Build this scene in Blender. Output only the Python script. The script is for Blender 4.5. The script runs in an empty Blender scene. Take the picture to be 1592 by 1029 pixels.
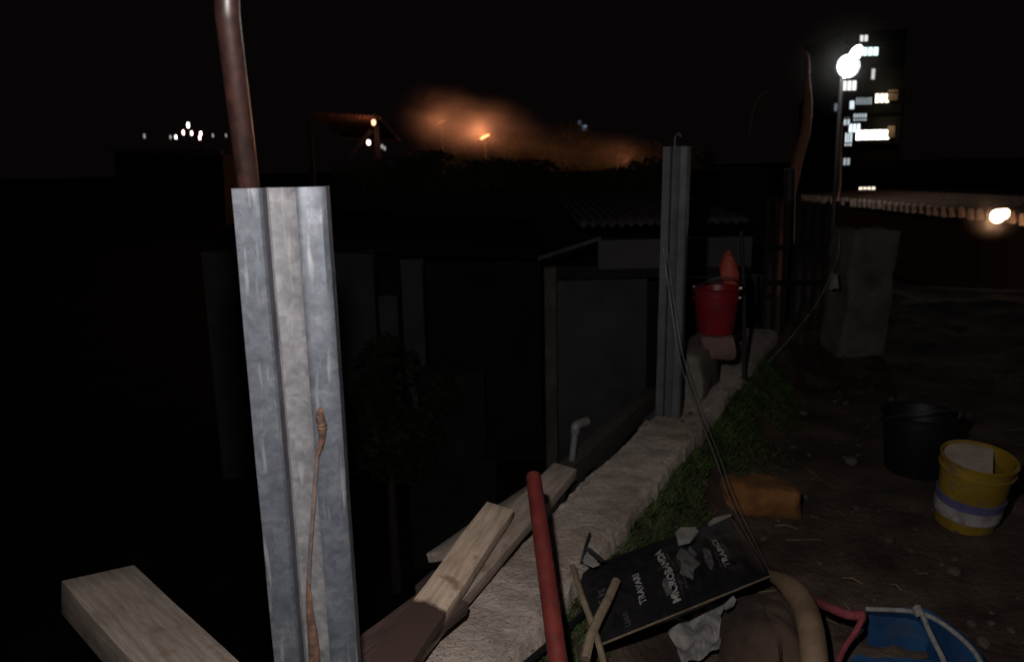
import bpy, bmesh, math, random
import numpy as np
from mathutils import Vector, Matrix, noise
random.seed(7)
S = bpy.context.scene
C = S.collection

# ---------------------------------------------------------------- camera, sky, light, exposure
EYE = Vector((0, 0, 1.4)); FPX = 1249.0; PITCH = math.radians(11.9); ROLL = 0.021
f_ = Vector((0, math.cos(PITCH), -math.sin(PITCH)))
r0 = Vector((1, 0, 0)); u0 = Vector((0, math.sin(PITCH), math.cos(PITCH)))
r_ = r0 * math.cos(ROLL) - u0 * math.sin(ROLL)
u_ = u0 * math.cos(ROLL) + r0 * math.sin(ROLL)
cd = bpy.data.cameras.new('camera'); cam = bpy.data.objects.new('camera', cd); C.objects.link(cam)
cd.sensor_width = 36; cd.lens = FPX / 1592 * 36; cd.clip_start = 0.02; cd.clip_end = 3000
cam.matrix_world = Matrix(((r_.x, u_.x, -f_.x, EYE.x), (r_.y, u_.y, -f_.y, EYE.y), (r_.z, u_.z, -f_.z, EYE.z), (0, 0, 0, 1)))
cd.dof.use_dof = True; cd.dof.focus_distance = 1.75; cd.dof.aperture_fstop = 5.0   # a phone lens a little out of focus beyond the wall
S.camera = cam

W = bpy.data.worlds.new("World"); S.world = W; W.use_nodes = True
bg = W.node_tree.nodes['Background']; bg.inputs[0].default_value = (1.0, .58, .66, 1); bg.inputs[1].default_value = 0.0022

# the phone torch that lit the picture: beside the lens, small
fl = bpy.data.lights.new('phone_torch', 'POINT'); fl.energy = 82; fl.color = (1.0, .915, .87)
fl.shadow_soft_size = 0.02
flo = bpy.data.objects.new('phone_torch', fl); C.objects.link(flo)
flo.location = (-.08, .3, 1.52)
S.view_settings.view_transform = 'Standard'; S.view_settings.look = 'None'
S.view_settings.exposure = 0; S.view_settings.gamma = 1; S.view_settings.use_curve_mapping = False

def ray(x, y): return f_ + r_ * ((x - 796) / FPX) - u_ * ((y - 514.5) / FPX)
def atz(x, y, z):                      # where the line of sight meets a height
    d = ray(x, y); return EYE + d * ((z - EYE.z) / d.z)
def aty(x, y, Y):                      # where it meets a distance
    d = ray(x, y); return EYE + d * (Y / d.y)

# ---------------------------------------------------------------- helpers
def link(o, parent=None):
    C.objects.link(o)
    if parent is not None: o.parent = parent
    return o
def tag(o, label=None, cat=None, group=None, kind=None):
    for k, v in (('label', label), ('category', cat), ('group', group), ('kind', kind)):
        if v: o[k] = v
    return o
def thing(name, label, cat, loc=(0, 0, 0), rotz=0, group=None):
    o = link(bpy.data.objects.new(name, None)); o.location = loc; o.rotation_euler = (0, 0, rotz)
    o.empty_display_size = .05
    return tag(o, label, cat, group)

class MB:
    def __init__(s): s.bm = bmesh.new()
    def mesh(s, v, f):
        vs = [s.bm.verts.new(p) for p in v]
        for q in f:
            try: s.bm.faces.new([vs[i] for i in q])
            except ValueError: pass
        return s
    def box(s, c, d, M=None, bev=0, seg=1):
        b = bmesh.new(); bmesh.ops.create_cube(b, size=1)
        for v in b.verts: v.co = Vector((v.co.x * d[0], v.co.y * d[1], v.co.z * d[2]))
        if bev: bmesh.ops.bevel(b, geom=b.edges[:], offset=bev, segments=seg, affect='EDGES', profile=.6)
        T = Matrix.Translation(Vector(c)) @ (M or Matrix())
        b.transform(T); t = bpy.data.meshes.new('t'); b.to_mesh(t); b.free(); s.bm.from_mesh(t); bpy.data.meshes.remove(t)
        return s
    def tube(s, pts, rad, n=10, cap=True):
        pts = [Vector(p) for p in pts]; N = len(pts)
        if not hasattr(rad, '__len__'): rad = [rad] * N
        t0 = (pts[1] - pts[0]).normalized(); a = t0.orthogonal().normalized(); rings = []
        for i, p in enumerate(pts):
            t = (pts[min(i + 1, N - 1)] - pts[max(i - 1, 0)]).normalized()
            a = (a - t * a.dot(t)).normalized(); b = t.cross(a)
            rings.append([s.bm.verts.new(p + (a * math.cos(q) + b * math.sin(q)) * rad[i]) for q in [2 * math.pi * k / n for k in range(n)]])
        for i in range(N - 1):
            for k in range(n):
                s.bm.faces.new((rings[i][k], rings[i][(k + 1) % n], rings[i + 1][(k + 1) % n], rings[i + 1][k]))
        if cap: s.bm.faces.new(rings[0][::-1]); s.bm.faces.new(rings[-1])
        return s
    def lathe(s, prof, n=40, c=(0, 0, 0), arc=2 * math.pi):
        full = arc > 6.28; rings = []
        for (r, z) in prof:
            rings.append([s.bm.verts.new((c[0] + r * math.cos(arc * k / n), c[1] + r * math.sin(arc * k / n), c[2] + z)) for k in range(n if full else n + 1)])
        m = len(rings[0])
        for i in range(len(rings) - 1):
            for k in range(m if full else m - 1):
                s.bm.faces.new((rings[i][k], rings[i][(k + 1) % m], rings[i + 1][(k + 1) % m], rings[i + 1][k]))
        return s
    def grid(s, fn, nu, nv):
        vs = [[s.bm.verts.new(fn(i / nu, j / nv)) for j in range(nv + 1)] for i in range(nu + 1)]
        for i in range(nu):
            for j in range(nv): s.bm.faces.new((vs[i][j], vs[i + 1][j], vs[i + 1][j + 1], vs[i][j + 1]))
        return s
    def build(s, name, mat, parent=None, smooth=True, loc=None, M=None):
        me = bpy.data.meshes.new(name); bmesh.ops.recalc_face_normals(s.bm, faces=s.bm.faces[:])
        s.bm.to_mesh(me); s.bm.free(); me.materials.append(mat)
        for p in me.polygons: p.use_smooth = smooth
        if smooth:
            try: me.set_sharp_from_angle(angle=math.radians(40))
            except Exception: pass
        o = link(bpy.data.objects.new(name, me), parent)
        if M is not None: o.matrix_local = M
        if loc is not None: o.location = loc
        return o

def spline(pts, n=8):
    P = [Vector(p) for p in pts]; P = [P[0] * 2 - P[1]] + P + [P[-1] * 2 - P[-2]]; out = []
    for i in range(1, len(P) - 2):
        for k in range(n):
            t = k / n; a, b, c, d = P[i - 1], P[i], P[i + 1], P[i + 2]
            out.append(.5 * ((2 * b) + (c - a) * t + (2 * a - 5 * b + 4 * c - d) * t * t + (3 * b - a - 3 * c + d) * t ** 3))
    return out + [P[-2]]

def frame(xa, za):                      # rotation whose local x runs along xa and local z is close to za
    x = Vector(xa).normalized(); z = Vector(za); z = (z - x * z.dot(x)).normalized(); y = z.cross(x)
    return Matrix(((x.x, y.x, z.x), (x.y, y.y, z.y), (x.z, y.z, z.z))).to_4x4()

def mat(name, c1, c2=None, scale=6, rough=.7, metal=0, bump=.3, stretch=(1, 1, 1), c3=None, lo=.35, hi=.65, bscale=None, spec=.5, bdist=.01, extra=None):
    m = bpy.data.materials.new(name); m.use_nodes = True; nt = m.node_tree; N = nt.nodes; L = nt.links
    p = N['Principled BSDF']; p.inputs['Roughness'].default_value = rough; p.inputs['Metallic'].default_value = metal
    p.inputs['Specular IOR Level'].default_value = spec
    tc = N.new('ShaderNodeTexCoord'); mp = N.new('ShaderNodeMapping'); mp.inputs['Scale'].default_value = stretch
    L.new(tc.outputs['Object'], mp.inputs['Vector'])
    nz = N.new('ShaderNodeTexNoise'); nz.inputs['Scale'].default_value = scale; nz.inputs['Detail'].default_value = 8; nz.inputs['Roughness'].default_value = .65
    L.new(mp.outputs[0], nz.inputs['Vector'])
    rp = N.new('ShaderNodeValToRGB'); e = rp.color_ramp.elements
    e[0].position = lo; e[0].color = (*c1, 1); e[1].position = hi; e[1].color = (*(c2 or c1), 1)
    if c3: q = e.new((lo + hi) / 2); q.color = (*c3, 1)
    L.new(nz.outputs['Fac'], rp.inputs[0]); col = rp.outputs[0]
    if extra: col = extra(N, L, tc, mp, col, p)
    L.new(col, p.inputs['Base Color'])
    if bump:
        n2 = N.new('ShaderNodeTexNoise'); n2.inputs['Scale'].default_value = bscale or scale * 5; n2.inputs['Detail'].default_value = 10; n2.inputs['Roughness'].default_value = .7
        L.new(mp.outputs[0], n2.inputs['Vector'])
        b = N.new('ShaderNodeBump'); b.inputs['Strength'].default_value = bump; b.inputs['Distance'].default_value = bdist
        L.new(n2.outputs['Fac'], b.inputs['Height']); L.new(b.outputs[0], p.inputs['Normal'])
    return m
def glow(name, col, st):
    m = bpy.data.materials.new(name); m.use_nodes = True; p = m.node_tree.nodes['Principled BSDF']
    p.inputs['Base Color'].default_value = (*[c * .5 for c in col], 1)
    p.inputs['Emission Color'].default_value = (*col, 1); p.inputs['Emission Strength'].default_value = st
    return m

def mixnode(N, L, fac, a, b, mode='MIX'):
    x = N.new('ShaderNodeMix'); x.data_type = 'RGBA'; x.blend_type = mode
    if hasattr(fac, 'is_linked'): L.new(fac, x.inputs[0])
    else: x.inputs[0].default_value = fac
    for i, v in ((6, a), (7, b)):
        if hasattr(v, 'is_linked'): L.new(v, x.inputs[i])
        else: x.inputs[i].default_value = (*v, 1)
    return x.outputs[2]
def galv_extra(N, L, tc, mp, col, p):
    # zinc spangle, rubbed pale streaks along the length and dull brown grime
    v = N.new('ShaderNodeTexVoronoi'); v.inputs['Scale'].default_value = 110; v.inputs['Randomness'].default_value = 1
    L.new(tc.outputs['Object'], v.inputs['Vector'])
    hs = N.new('ShaderNodeSeparateColor'); L.new(v.outputs['Color'], hs.inputs[0])
    mr = N.new('ShaderNodeMapRange'); mr.inputs[3].default_value = .78; mr.inputs[4].default_value = 1.15; L.new(hs.outputs[0], mr.inputs[0])
    cc = N.new('ShaderNodeCombineColor'); [L.new(mr.outputs[0], cc.inputs[i]) for i in range(3)]
    col = mixnode(N, L, .85, col, cc.outputs[0], 'MULTIPLY')
    m2 = N.new('ShaderNodeMapping'); m2.inputs['Scale'].default_value = (70, 70, 9); L.new(tc.outputs['Object'], m2.inputs['Vector'])
    n = N.new('ShaderNodeTexNoise'); n.inputs['Scale'].default_value = 1; n.inputs['Detail'].default_value = 5; L.new(m2.outputs[0], n.inputs['Vector'])
    r = N.new('ShaderNodeValToRGB'); r.color_ramp.elements[0].position = .58; r.color_ramp.elements[0].color = (0, 0, 0, 1); r.color_ramp.elements[1].position = .74; r.color_ramp.elements[1].color = (.75, .75, .75, 1)
    L.new(n.outputs['Fac'], r.inputs[0])
    return mixnode(N, L, r.outputs[0], col, (.27, .28, .295))
def dirt(c, lo, hi, sc=9, amt=.8):
    def fn(N, L, tc, mp, col, p):
        n = N.new('ShaderNodeTexNoise'); n.inputs['Scale'].default_value = sc; n.inputs['Detail'].default_value = 9; n.inputs['Roughness'].default_value = .72; L.new(tc.outputs['Object'], n.inputs['Vector'])
        r = N.new('ShaderNodeValToRGB'); r.color_ramp.elements[0].position = lo; r.color_ramp.elements[0].color = (0, 0, 0, 1); r.color_ramp.elements[1].position = hi; r.color_ramp.elements[1].color = (amt, amt, amt, 1)
        L.new(n.outputs['Fac'], r.inputs[0]); return mixnode(N, L, r.outputs[0], col, c)
    return fn
GALV = mat('galvanised_steel', (.052, .061, .075), (.122, .133, .150), 20, rough=.52, metal=.35, bump=.25, c3=(.076, .089, .110), bscale=90, bdist=.002, lo=.3, hi=.7, extra=galv_extra)
GALVW = mat('paler_galvanised_steel', (.092, .095, .105), (.188, .190, .200), 24, rough=.6, metal=.2, bump=.25, c3=(.136, .139, .15), bscale=60, bdist=.002, lo=.3, hi=.7, extra=galv_extra)  # paler zinc tone for the web between the flanges
GALVD = mat('far_dimmed_steel', (.045, .053, .062), (.10, .112, .126), 9, rough=.6, metal=.25, bump=.25, bscale=60, bdist=.002, lo=.3, hi=.7)  # darker copy of the zinc: weaker light on the far post is in the colour
DARKG = mat('groove_shade_steel', (.05, .05, .06), (.10, .10, .115), 14, rough=.7, metal=.1, bump=.2)  # shade inside the groove is put into this darker steel tone
RUST = mat('rusty_pipe_skin', (.010, .0045, .004), (.034, .013, .0105), 40, rough=.3, bump=.03, c3=(.019, .008, .0066), spec=.8, bdist=.001)
rb_ = RUST.node_tree.nodes['Principled BSDF']; rb_.inputs['Coat Weight'].default_value = 1; rb_.inputs['Coat Roughness'].default_value = .38
RUSTY = mat('loose_rust', (.035, .02, .014), (.20, .092, .05), 70, rough=.9, bump=1, c3=(.095, .05, .032), bdist=.003)
DKRUST = mat('dark_rusted_strip', (.05, .042, .042), (.12, .085, .072), 30, rough=.85, bump=.6, bdist=.003)
def wall_extra(N, L, tc, mp, col, p):
    n = N.new('ShaderNodeTexNoise'); n.inputs['Scale'].default_value = 2.2; n.inputs['Detail'].default_value = 6; L.new(tc.outputs['Object'], n.inputs['Vector'])
    r = N.new('ShaderNodeValToRGB'); r.color_ramp.elements[0].position = .42; r.color_ramp.elements[0].color = (0, 0, 0, 1); r.color_ramp.elements[1].position = .7; r.color_ramp.elements[1].color = (.7, .7, .7, 1)
    L.new(n.outputs['Fac'], r.inputs[0]); col = mixnode(N, L, r.outputs[0], col, (.22, .17, .13))
    v = N.new('ShaderNodeTexVoronoi'); v.inputs['Scale'].default_value = 60; L.new(tc.outputs['Object'], v.inputs['Vector'])
    r2 = N.new('ShaderNodeValToRGB'); r2.color_ramp.elements[0].position = .12; r2.color_ramp.elements[0].color = (.75, .75, .75, 1); r2.color_ramp.elements[1].position = .25; r2.color_ramp.elements[1].color = (0, 0, 0, 1)
    L.new(v.outputs['Distance'], r2.inputs[0]); return mixnode(N, L, r2.outputs[0], col, (.12, .10, .085))
CONC = mat('weathered_concrete', (.33, .285, .25), (.64, .56, .49), 9, rough=.95, bump=1, c3=(.49, .425, .37), bscale=70, bdist=.012, spec=.2, extra=wall_extra)
CONC2 = mat('grey_concrete', (.10, .095, .085), (.19, .175, .155), 5, rough=.95, bump=.6, spec=.2)
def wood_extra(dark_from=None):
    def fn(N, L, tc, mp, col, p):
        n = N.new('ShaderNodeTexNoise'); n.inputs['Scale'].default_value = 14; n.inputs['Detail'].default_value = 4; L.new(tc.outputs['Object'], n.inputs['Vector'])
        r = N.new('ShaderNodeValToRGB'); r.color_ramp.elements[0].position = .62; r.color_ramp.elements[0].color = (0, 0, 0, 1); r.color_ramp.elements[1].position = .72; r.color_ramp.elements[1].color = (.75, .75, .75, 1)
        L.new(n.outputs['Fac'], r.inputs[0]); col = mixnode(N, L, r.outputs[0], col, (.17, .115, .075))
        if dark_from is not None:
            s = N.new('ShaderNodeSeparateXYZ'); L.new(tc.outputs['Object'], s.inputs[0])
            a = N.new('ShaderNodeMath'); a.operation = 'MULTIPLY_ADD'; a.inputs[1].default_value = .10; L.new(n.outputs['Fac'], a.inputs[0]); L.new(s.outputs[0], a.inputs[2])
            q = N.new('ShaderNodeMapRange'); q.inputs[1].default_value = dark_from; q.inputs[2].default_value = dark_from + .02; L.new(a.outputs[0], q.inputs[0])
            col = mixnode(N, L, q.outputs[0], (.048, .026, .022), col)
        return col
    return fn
WOOD = mat('raw_pine', (.22, .175, .14), (.38, .315, .26), 5, rough=.8, bump=.5, stretch=(1.5, 14, 14), c3=(.30, .245, .2), bscale=18, bdist=.003, extra=wood_extra())
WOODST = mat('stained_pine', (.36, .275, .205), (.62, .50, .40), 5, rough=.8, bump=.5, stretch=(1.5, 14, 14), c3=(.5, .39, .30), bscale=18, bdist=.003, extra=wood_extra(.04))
WOODGR = mat('greyed_pine', (.17, .142, .12), (.31, .265, .225), 5, rough=.85, bump=.5, stretch=(1.5, 14, 14), c3=(.235, .198, .165), bscale=18, bdist=.003, extra=wood_extra())
DKWOOD = mat('old_dark_timber', (.04, .028, .025), (.09, .065, .055), 6, rough=.85, bump=.5, stretch=(1.5, 14, 14), bdist=.004)
DKBOARD = mat('damp_brown_board', (.035, .02, .017), (.085, .052, .044), 6, rough=.8, bump=.5, stretch=(1.5, 14, 14), bdist=.004)
RED = mat('red_painted_pipe', (.085, .011, .010), (.145, .021, .018), 14, rough=.55, bump=.15, bdist=.001, c3=(.11, .016, .014), extra=dirt((.075, .035, .03), .54, .64, 26))
DIRT = mat('bare_brown_soil', (.042, .031, .025), (.15, .11, .085), 3.2, rough=1, bump=1, c3=(.085, .063, .050), bscale=34, bdist=.02, spec=.1)
LOWG = mat('lower_dark_soil', (.012, .010, .009), (.028, .023, .019), 1.2, rough=1, bump=.6, spec=.1)
GRASS = mat('short_grass', (.022, .040, .014), (.075, .115, .036), 9, rough=.9, bump=0, spec=.1, c3=(.045, .074, .023))
STRAW = mat('dry_straw', (.09, .065, .035), (.2, .155, .09), 20, rough=.8, bump=0)
STONE = mat('small_stones', (.03, .025, .02), (.09, .075, .062), 12, rough=.95, bump=.4)
BLACKP = mat('black_woven_plastic', (.005, .005, .006), (.013, .012, .014), 30, rough=.55, bump=.3, bdist=.002, bscale=140, spec=.3)
PRINT = mat('worn_pale_print', (.02, .02, .02), (.30, .295, .29), 60, rough=.6, bump=0, lo=.30, hi=.56)
PRINTD = mat('faded_print', (.012, .012, .012), (.09, .088, .085), 60, rough=.6, bump=0, lo=.3, hi=.6)
PALE = mat('pale_plastic', (.15, .145, .14), (.28, .27, .26), 14, rough=.6, bump=.3)
TAN = mat('tan_hose_rubber', (.11, .072, .043), (.22, .15, .092), 9, rough=.75, bump=.3, c3=(.165, .112, .067))
TANC = mat('tan_fibre', (.13, .095, .062), (.24, .185, .13), 30, rough=.9, bump=.5)
BROWN = mat('brown_sackcloth', (.018, .010, .008), (.075, .045, .030), 4, rough=.95, bump=.8, bscale=120, bdist=.002)
BLUE = mat('blue_tarpaulin', (.004, .03, .09), (.008, .055, .15), 8, rough=.5, bump=.5, bscale=30, bdist=.006, extra=dirt((.04, .045, .055), .54, .7, 9))
CORDW = mat('white_cord', (.14, .14, .145), (.27, .265, .26), 60, rough=.9, bump=.4)
PINK = mat('red_pink_rope', (.14, .02, .03), (.24, .045, .058), 60, rough=.9, bump=.4)
CLAY = mat('orange_clay', (.10, .042, .012), (.24, .105, .028), 11, rough=.95, bump=.9, c3=(.165, .072, .019))
YEL = mat('yellow_bucket_plastic', (.165, .105, .009), (.27, .175, .016), 6, rough=.5, bump=.15, extra=dirt((.10, .085, .07), .52, .66, 11))
WHITEP = mat('white_bucket_label', (.26, .25, .265), (.38, .37, .37), 10, rough=.5, bump=.1, extra=dirt((.10, .09, .08), .5, .66, 14))
LILAC = mat('blue_label_print', (.06, .06, .15), (.11, .105, .22), 12, rough=.5, bump=0)
PLAST = mat('pale_dried_plaster', (.36, .30, .25), (.50, .43, .36), 8, rough=.95, bump=.4)
BLACKB = mat('black_bucket_plastic', (.004, .0045, .006), (.009, .0095, .0125), 8, rough=.5, bump=.1)
REDB = mat('red_bucket_plastic', (.15, .007, .012), (.24, .012, .02), 6, rough=.4, bump=.15, extra=dirt((.07, .03, .03), .54, .68, 14))
ORED = mat('orange_red_bag', (.26, .035, .018), (.38, .06, .03), 8, rough=.6, bump=.5)
PINKST = mat('bounce_tinted_mortar', (.10, .06, .055), (.17, .11, .10), 8, rough=.95, bump=.6)  # red light bounced off the bucket is mixed into this colour
WHITEW = mat('dimmed_plaster', (.085, .085, .09), (.155, .15, .155), 1.3, rough=.95, bump=.4)  # white plaster toned down; the weak light out there is in the colour
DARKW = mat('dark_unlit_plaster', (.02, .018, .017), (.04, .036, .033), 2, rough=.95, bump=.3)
DARKV = mat('dark_opening', (.008, .008, .009), (.014, .013, .013), 3, rough=.8, bump=0)
DARKM = mat('dark_painted_metal', (.015, .018, .022), (.035, .04, .046), 9, rough=.55, bump=.2)
ZINC = mat('old_zinc_sheet', (.20, .20, .19), (.38, .37, .35), 6, rough=.6, metal=.3, bump=.3)
TILE = mat('clay_roof_tile', (.07, .032, .02), (.19, .095, .06), 7, rough=.9, bump=.5, c3=(.12, .058, .037))
LITRIB = mat('lit_rib_pale', (.30, .23, .18), (.52, .43, .35), 3, rough=.95, bump=.3)  # pale tone carries the lamplight on the eave ends
OLDZ = mat('dark_weathered_sheet', (.05, .05, .05), (.14, .137, .13), 5, rough=.8, bump=.4)
DKROOF = mat('unlit_tone_roof', (.008, .0075, .007), (.018, .016, .015), 4, rough=.95, bump=.5)  # near black tone stands in for unlit roofs, deck gaps and eave wall
WPIPE = mat('pale_pvc', (.12, .12, .118), (.2, .2, .19), 8, rough=.5, bump=.1)
WIRE = mat('grey_wire', (.07, .068, .064), (.16, .152, .14), 20, rough=.5, metal=.3, bump=0)
CABLE = mat('pale_shiny_string', (.10, .10, .10), (.45, .45, .45), 14, rough=.4, bump=0)
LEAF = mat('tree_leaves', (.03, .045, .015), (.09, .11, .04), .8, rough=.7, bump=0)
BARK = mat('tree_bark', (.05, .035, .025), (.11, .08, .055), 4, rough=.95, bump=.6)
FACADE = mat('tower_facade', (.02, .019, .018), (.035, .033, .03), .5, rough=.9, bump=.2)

# ---------------------------------------------------------------- wall frame: t runs along the wall, s across it to the right
D2 = Vector((.4499, .8931, 0)); N2 = Vector((.8931, -.4499, 0)); O2 = N2 * -.74
def wl(t, s, z=0): p = O2 + D2 * t + N2 * s; return Vector((p.x, p.y, z))
def bank(t, s):
    w = .26 + .05 * noise.noise((t * 1.3, 3, 0)); q = max(0, 1 - max(s, 0) / w)
    return .24 * q ** 1.5
def ground_h(t, s):
    p = wl(t, s)
    h = .020 * noise.noise((p.x * 2.2, p.y * 2.2, 1)) + .010 * noise.noise((p.x * 8, p.y * 8, 5)) + .005 * noise.noise((p.x * 23, p.y * 23, 9))
    return bank(t, s) + h
def gz(x, y):
    v = Vector((x, y, 0)) - O2; return ground_h(v.dot(D2), v.dot(N2))

# ---------------------------------------------------------------- setting: lower ground, our yard, the wall
b = MB(); b.grid(lambda u, v: Vector((-500 + 1000 * u, -60 + 900 * v, -2.3 - .004 * max(0, -60 + 900 * v))), 60, 60)
tag(b.build('ground', LOWG), kind='structure')
SS = [-.03 + 9.5 * (i / 130) ** 2.1 for i in range(131)]
TT = [-2.5 + (i / 190) * 4.6 for i in range(130)] + [-2.5 + (130 / 190) * 4.6 + 9.0 * (k / 110) ** 1.6 for k in range(111)]
b = MB()
def ygrid(u, v):
    t = TT[round(u * (len(TT) - 1))]; s = SS[round(v * (len(SS) - 1))]; p = wl(t, s); p.z = ground_h(t, s); return p
b.grid(ygrid, len(TT) - 1, len(SS) - 1)
t1 = TT[-1]
for k in range(24):        # far edge falls to the lower ground
    a, c = wl(t1, SS[0] + k * 9.6 / 24), wl(t1, SS[0] + (k + 1) * 9.6 / 24)
tag(b.build('yard_ground', DIRT), kind='structure')
b = MB(); b.mesh([wl(t1 - .02, -.03, -.04), wl(t1 - .02, 9.46, -.04), wl(t1 + .9, 9.46, -2.6), wl(t1 + .9, -.03, -2.6)], [(0, 1, 2, 3)])
tag(b.build('terrace_bank', LOWG), kind='structure')

def wall_sect(t0, t1, n, s0=-.245, s1=.0, top=.30, low=-2.6):
    prof = [(s0, low), (s0, -.6), (s0, 0), (s0, .1), (s0, .2), (s0, .26), (s0 + .004, top - .008)] + \
           [(s0 + (s1 - s0) * k / 36, top) for k in range(1, 36)] + [(s1 - .004, top - .008), (s1, .25), (s1, .2), (s1, .12), (s1, .03), (s1, -.3)]
    m = len(prof) - 1
    def fn(u, v):
        t = t0 + (t1 - t0) * u; s, z = prof[round(v * m)]; p = wl(t, s, z)
        q = p * 1.0; a = noise.noise(q * 3.2 + Vector((0, 0, 7))); c = noise.noise(q * 11); d = noise.noise(q * 34); g = noise.noise(q * 75)
        edge = 1 if (abs(s - s0) < .03 or abs(s - s1) < .03) else .35
        off = (.012 * a + .008 * c + .005 * d) * edge
        p = p + N2 * (off if s > (s0 + s1) / 2 else -off)
        if z > .24: p.z += .006 * a + .0025 * c + .0018 * d + .0018 * g - (.010 if edge == 1 else 0) * (1 + c)
        return p
    b = MB(); b.grid(fn, n, m); return b
pw = thing('parapet_wall', 'rough low concrete wall running away under both galvanised posts', 'wall', wl(2, -.12, -2.6))
def under(o, p):                       # keep the world shape of a part built in world coordinates
    o.parent = p; o.matrix_parent_inverse = Matrix.Translation(-p.location) if p.rotation_euler.z == 0 else (Matrix.Translation(p.location) @ Matrix.Rotation(p.rotation_euler.z, 4, 'Z')).inverted()
    return o
under(wall_sect(-2.4, 5.3, 1000).build('wall_body', CONC), pw)

# rough block standing on the wall just behind the second post
blk = thing('concrete_block', 'rough grey concrete lump on the wall behind the second post', 'block', wl(3.75, -.16, .3))
b = MB(); b.box((0, 0, 0), (.42, .15, .24), bev=.02, seg=2); bmesh.ops.subdivide_edges(b.bm, edges=b.bm.edges[:], cuts=3, use_grid_fill=True)
for v in b.bm.verts: v.co += Vector(noise.noise_vector(v.co * 9)) * .018
b.build('block_body', CONC2, blk, M=Matrix.Translation((0, 0, .10)) @ frame(D2, (0, 0, 1)))

# ---------------------------------------------------------------- galvanised posts: folded hat section, open to the yard
def hat(wid, dep, th, h):
    k = wid / .14; e = .034 * k
    front = [(-.070 * k, dep), (-.070 * k, 0), (-.0300 * k, -.001), (-.0265 * k, .003),
             (-.0240 * k, .030 * k), (-.0190 * k, .030 * k), (-.0170 * k, .009 * k), (.015 * k, .006 * k), (.024 * k, .001), (.0275 * k, -.0004), (.032 * k, 0), (.062 * k, 0), (.070 * k, .006), (.070 * k, dep)]
    return front
def fold(prof, th, z0, z1, nz=40):
    P = [Vector((x, y, 0)) for x, y in prof]; nrm = []
    for i in range(len(P)):
        t = (P[min(i + 1, len(P) - 1)] - P[max(i - 1, 0)]).normalized(); nrm.append(Vector((t.y, -t.x, 0)) * -1)
    ring = P + [P[i] + nrm[i] * th for i in reversed(range(len(P)))]
    b = MB(); m = len(ring); rows = []
    for j in range(nz + 1):
        z = z0 + (z1 - z0) * j / nz
        rows.append([b.bm.verts.new((p.x + .0010 * noise.noise((p.x * 20, z * 6, 2)), p.y + .0016 * noise.noise((p.x * 30, z * 5, 4)), z)) for p in ring])
    for j in range(nz):
        for i in range(m): b.bm.faces.new((rows[j][i], rows[j][(i + 1) % m], rows[j + 1][(i + 1) % m], rows[j + 1][i]))
    h = len(P)
    for row in (rows[0], rows[-1]):
        for i in range(h - 1): b.bm.faces.new((row[i], row[i + 1], row[m - 2 - i], row[m - 1 - i]))
    return b
def post(loc, yaw, wid, h, label, mats, lean=(0, 0)):
    r = thing('steel_post', label, 'post', loc, yaw, 'galvanised posts on the wall'); r.rotation_euler = (lean[0], lean[1], yaw)
    pr = hat(wid, .055 * wid / .14, .002, h); GALV, GALVW = mats
    fold(pr[:4], .002, 0, h).build('flange', GALV, r)
    fold(pr[3:7], .002, 0, h).build('groove', DARKG, r)
    fold(pr[6:9], .002, 0, h).build('web', GALVW, r)
    fold(pr[8:], .002, 0, h).build('flange', GALV, r)
    b = MB(); b.box((0, .03, .004), (wid * 1.7, .17, .008), bev=.002); b.build('base_plate', GALV, r)
    for sx in (-1, 1):
        for sy in (-.035, .095):
            b = MB(); b.lathe([(0, .02), (.009, .02), (.009, .008)], 6, (sx * wid * .74, sy, 0)); b.build('bolt', DARKM, r, smooth=False)
    return r
YP = 1.15
pt = aty(433, 292, YP); pb = aty(494, 1029, YP)
p1 = post((pt.x, YP, .30), math.atan2(-pt.x, YP) * .35 , .130, pt.z - .30, 'wide galvanised steel post close up with a rusty pipe rising from its top', (GALV, GALVW))
q = atz(1037, 650, .30); qt = aty(1046, 228, q.y + .02)
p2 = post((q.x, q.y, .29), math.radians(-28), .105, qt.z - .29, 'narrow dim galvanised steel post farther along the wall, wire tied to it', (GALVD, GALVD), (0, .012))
b = MB(); b.tube(spline([(-.01, .02, 0), (-.01, .02, .035), (.004, .02, .05), (.014, .02, .036)]), .006, 8); b.build('hook', DARKM, p2, loc=(0, 0, qt.z - .29))

# rusty pipe standing in the near post
top = aty(352, -60, 1.07); mid = aty(362, 60, 1.10); bot = aty(387, 294, YP + .035); d = (bot - mid)
rp = thing('rusty_pipe', 'bent brown rusty pipe sticking up out of the near post', 'pipe', bot + d * 1.5)
pts = [aty(352, -320, 1.04), aty(352.5, -120, 1.06), aty(353, 0, 1.078), aty(357, 50, 1.092), bot * .5 + aty(357, 50, 1.092) * .5, bot, bot + (bot - aty(357, 50, 1.092)) * .8]
under(MB().tube(spline(pts, 14), .0158, 20).build('pipe_body', RUST), rp)
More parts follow.
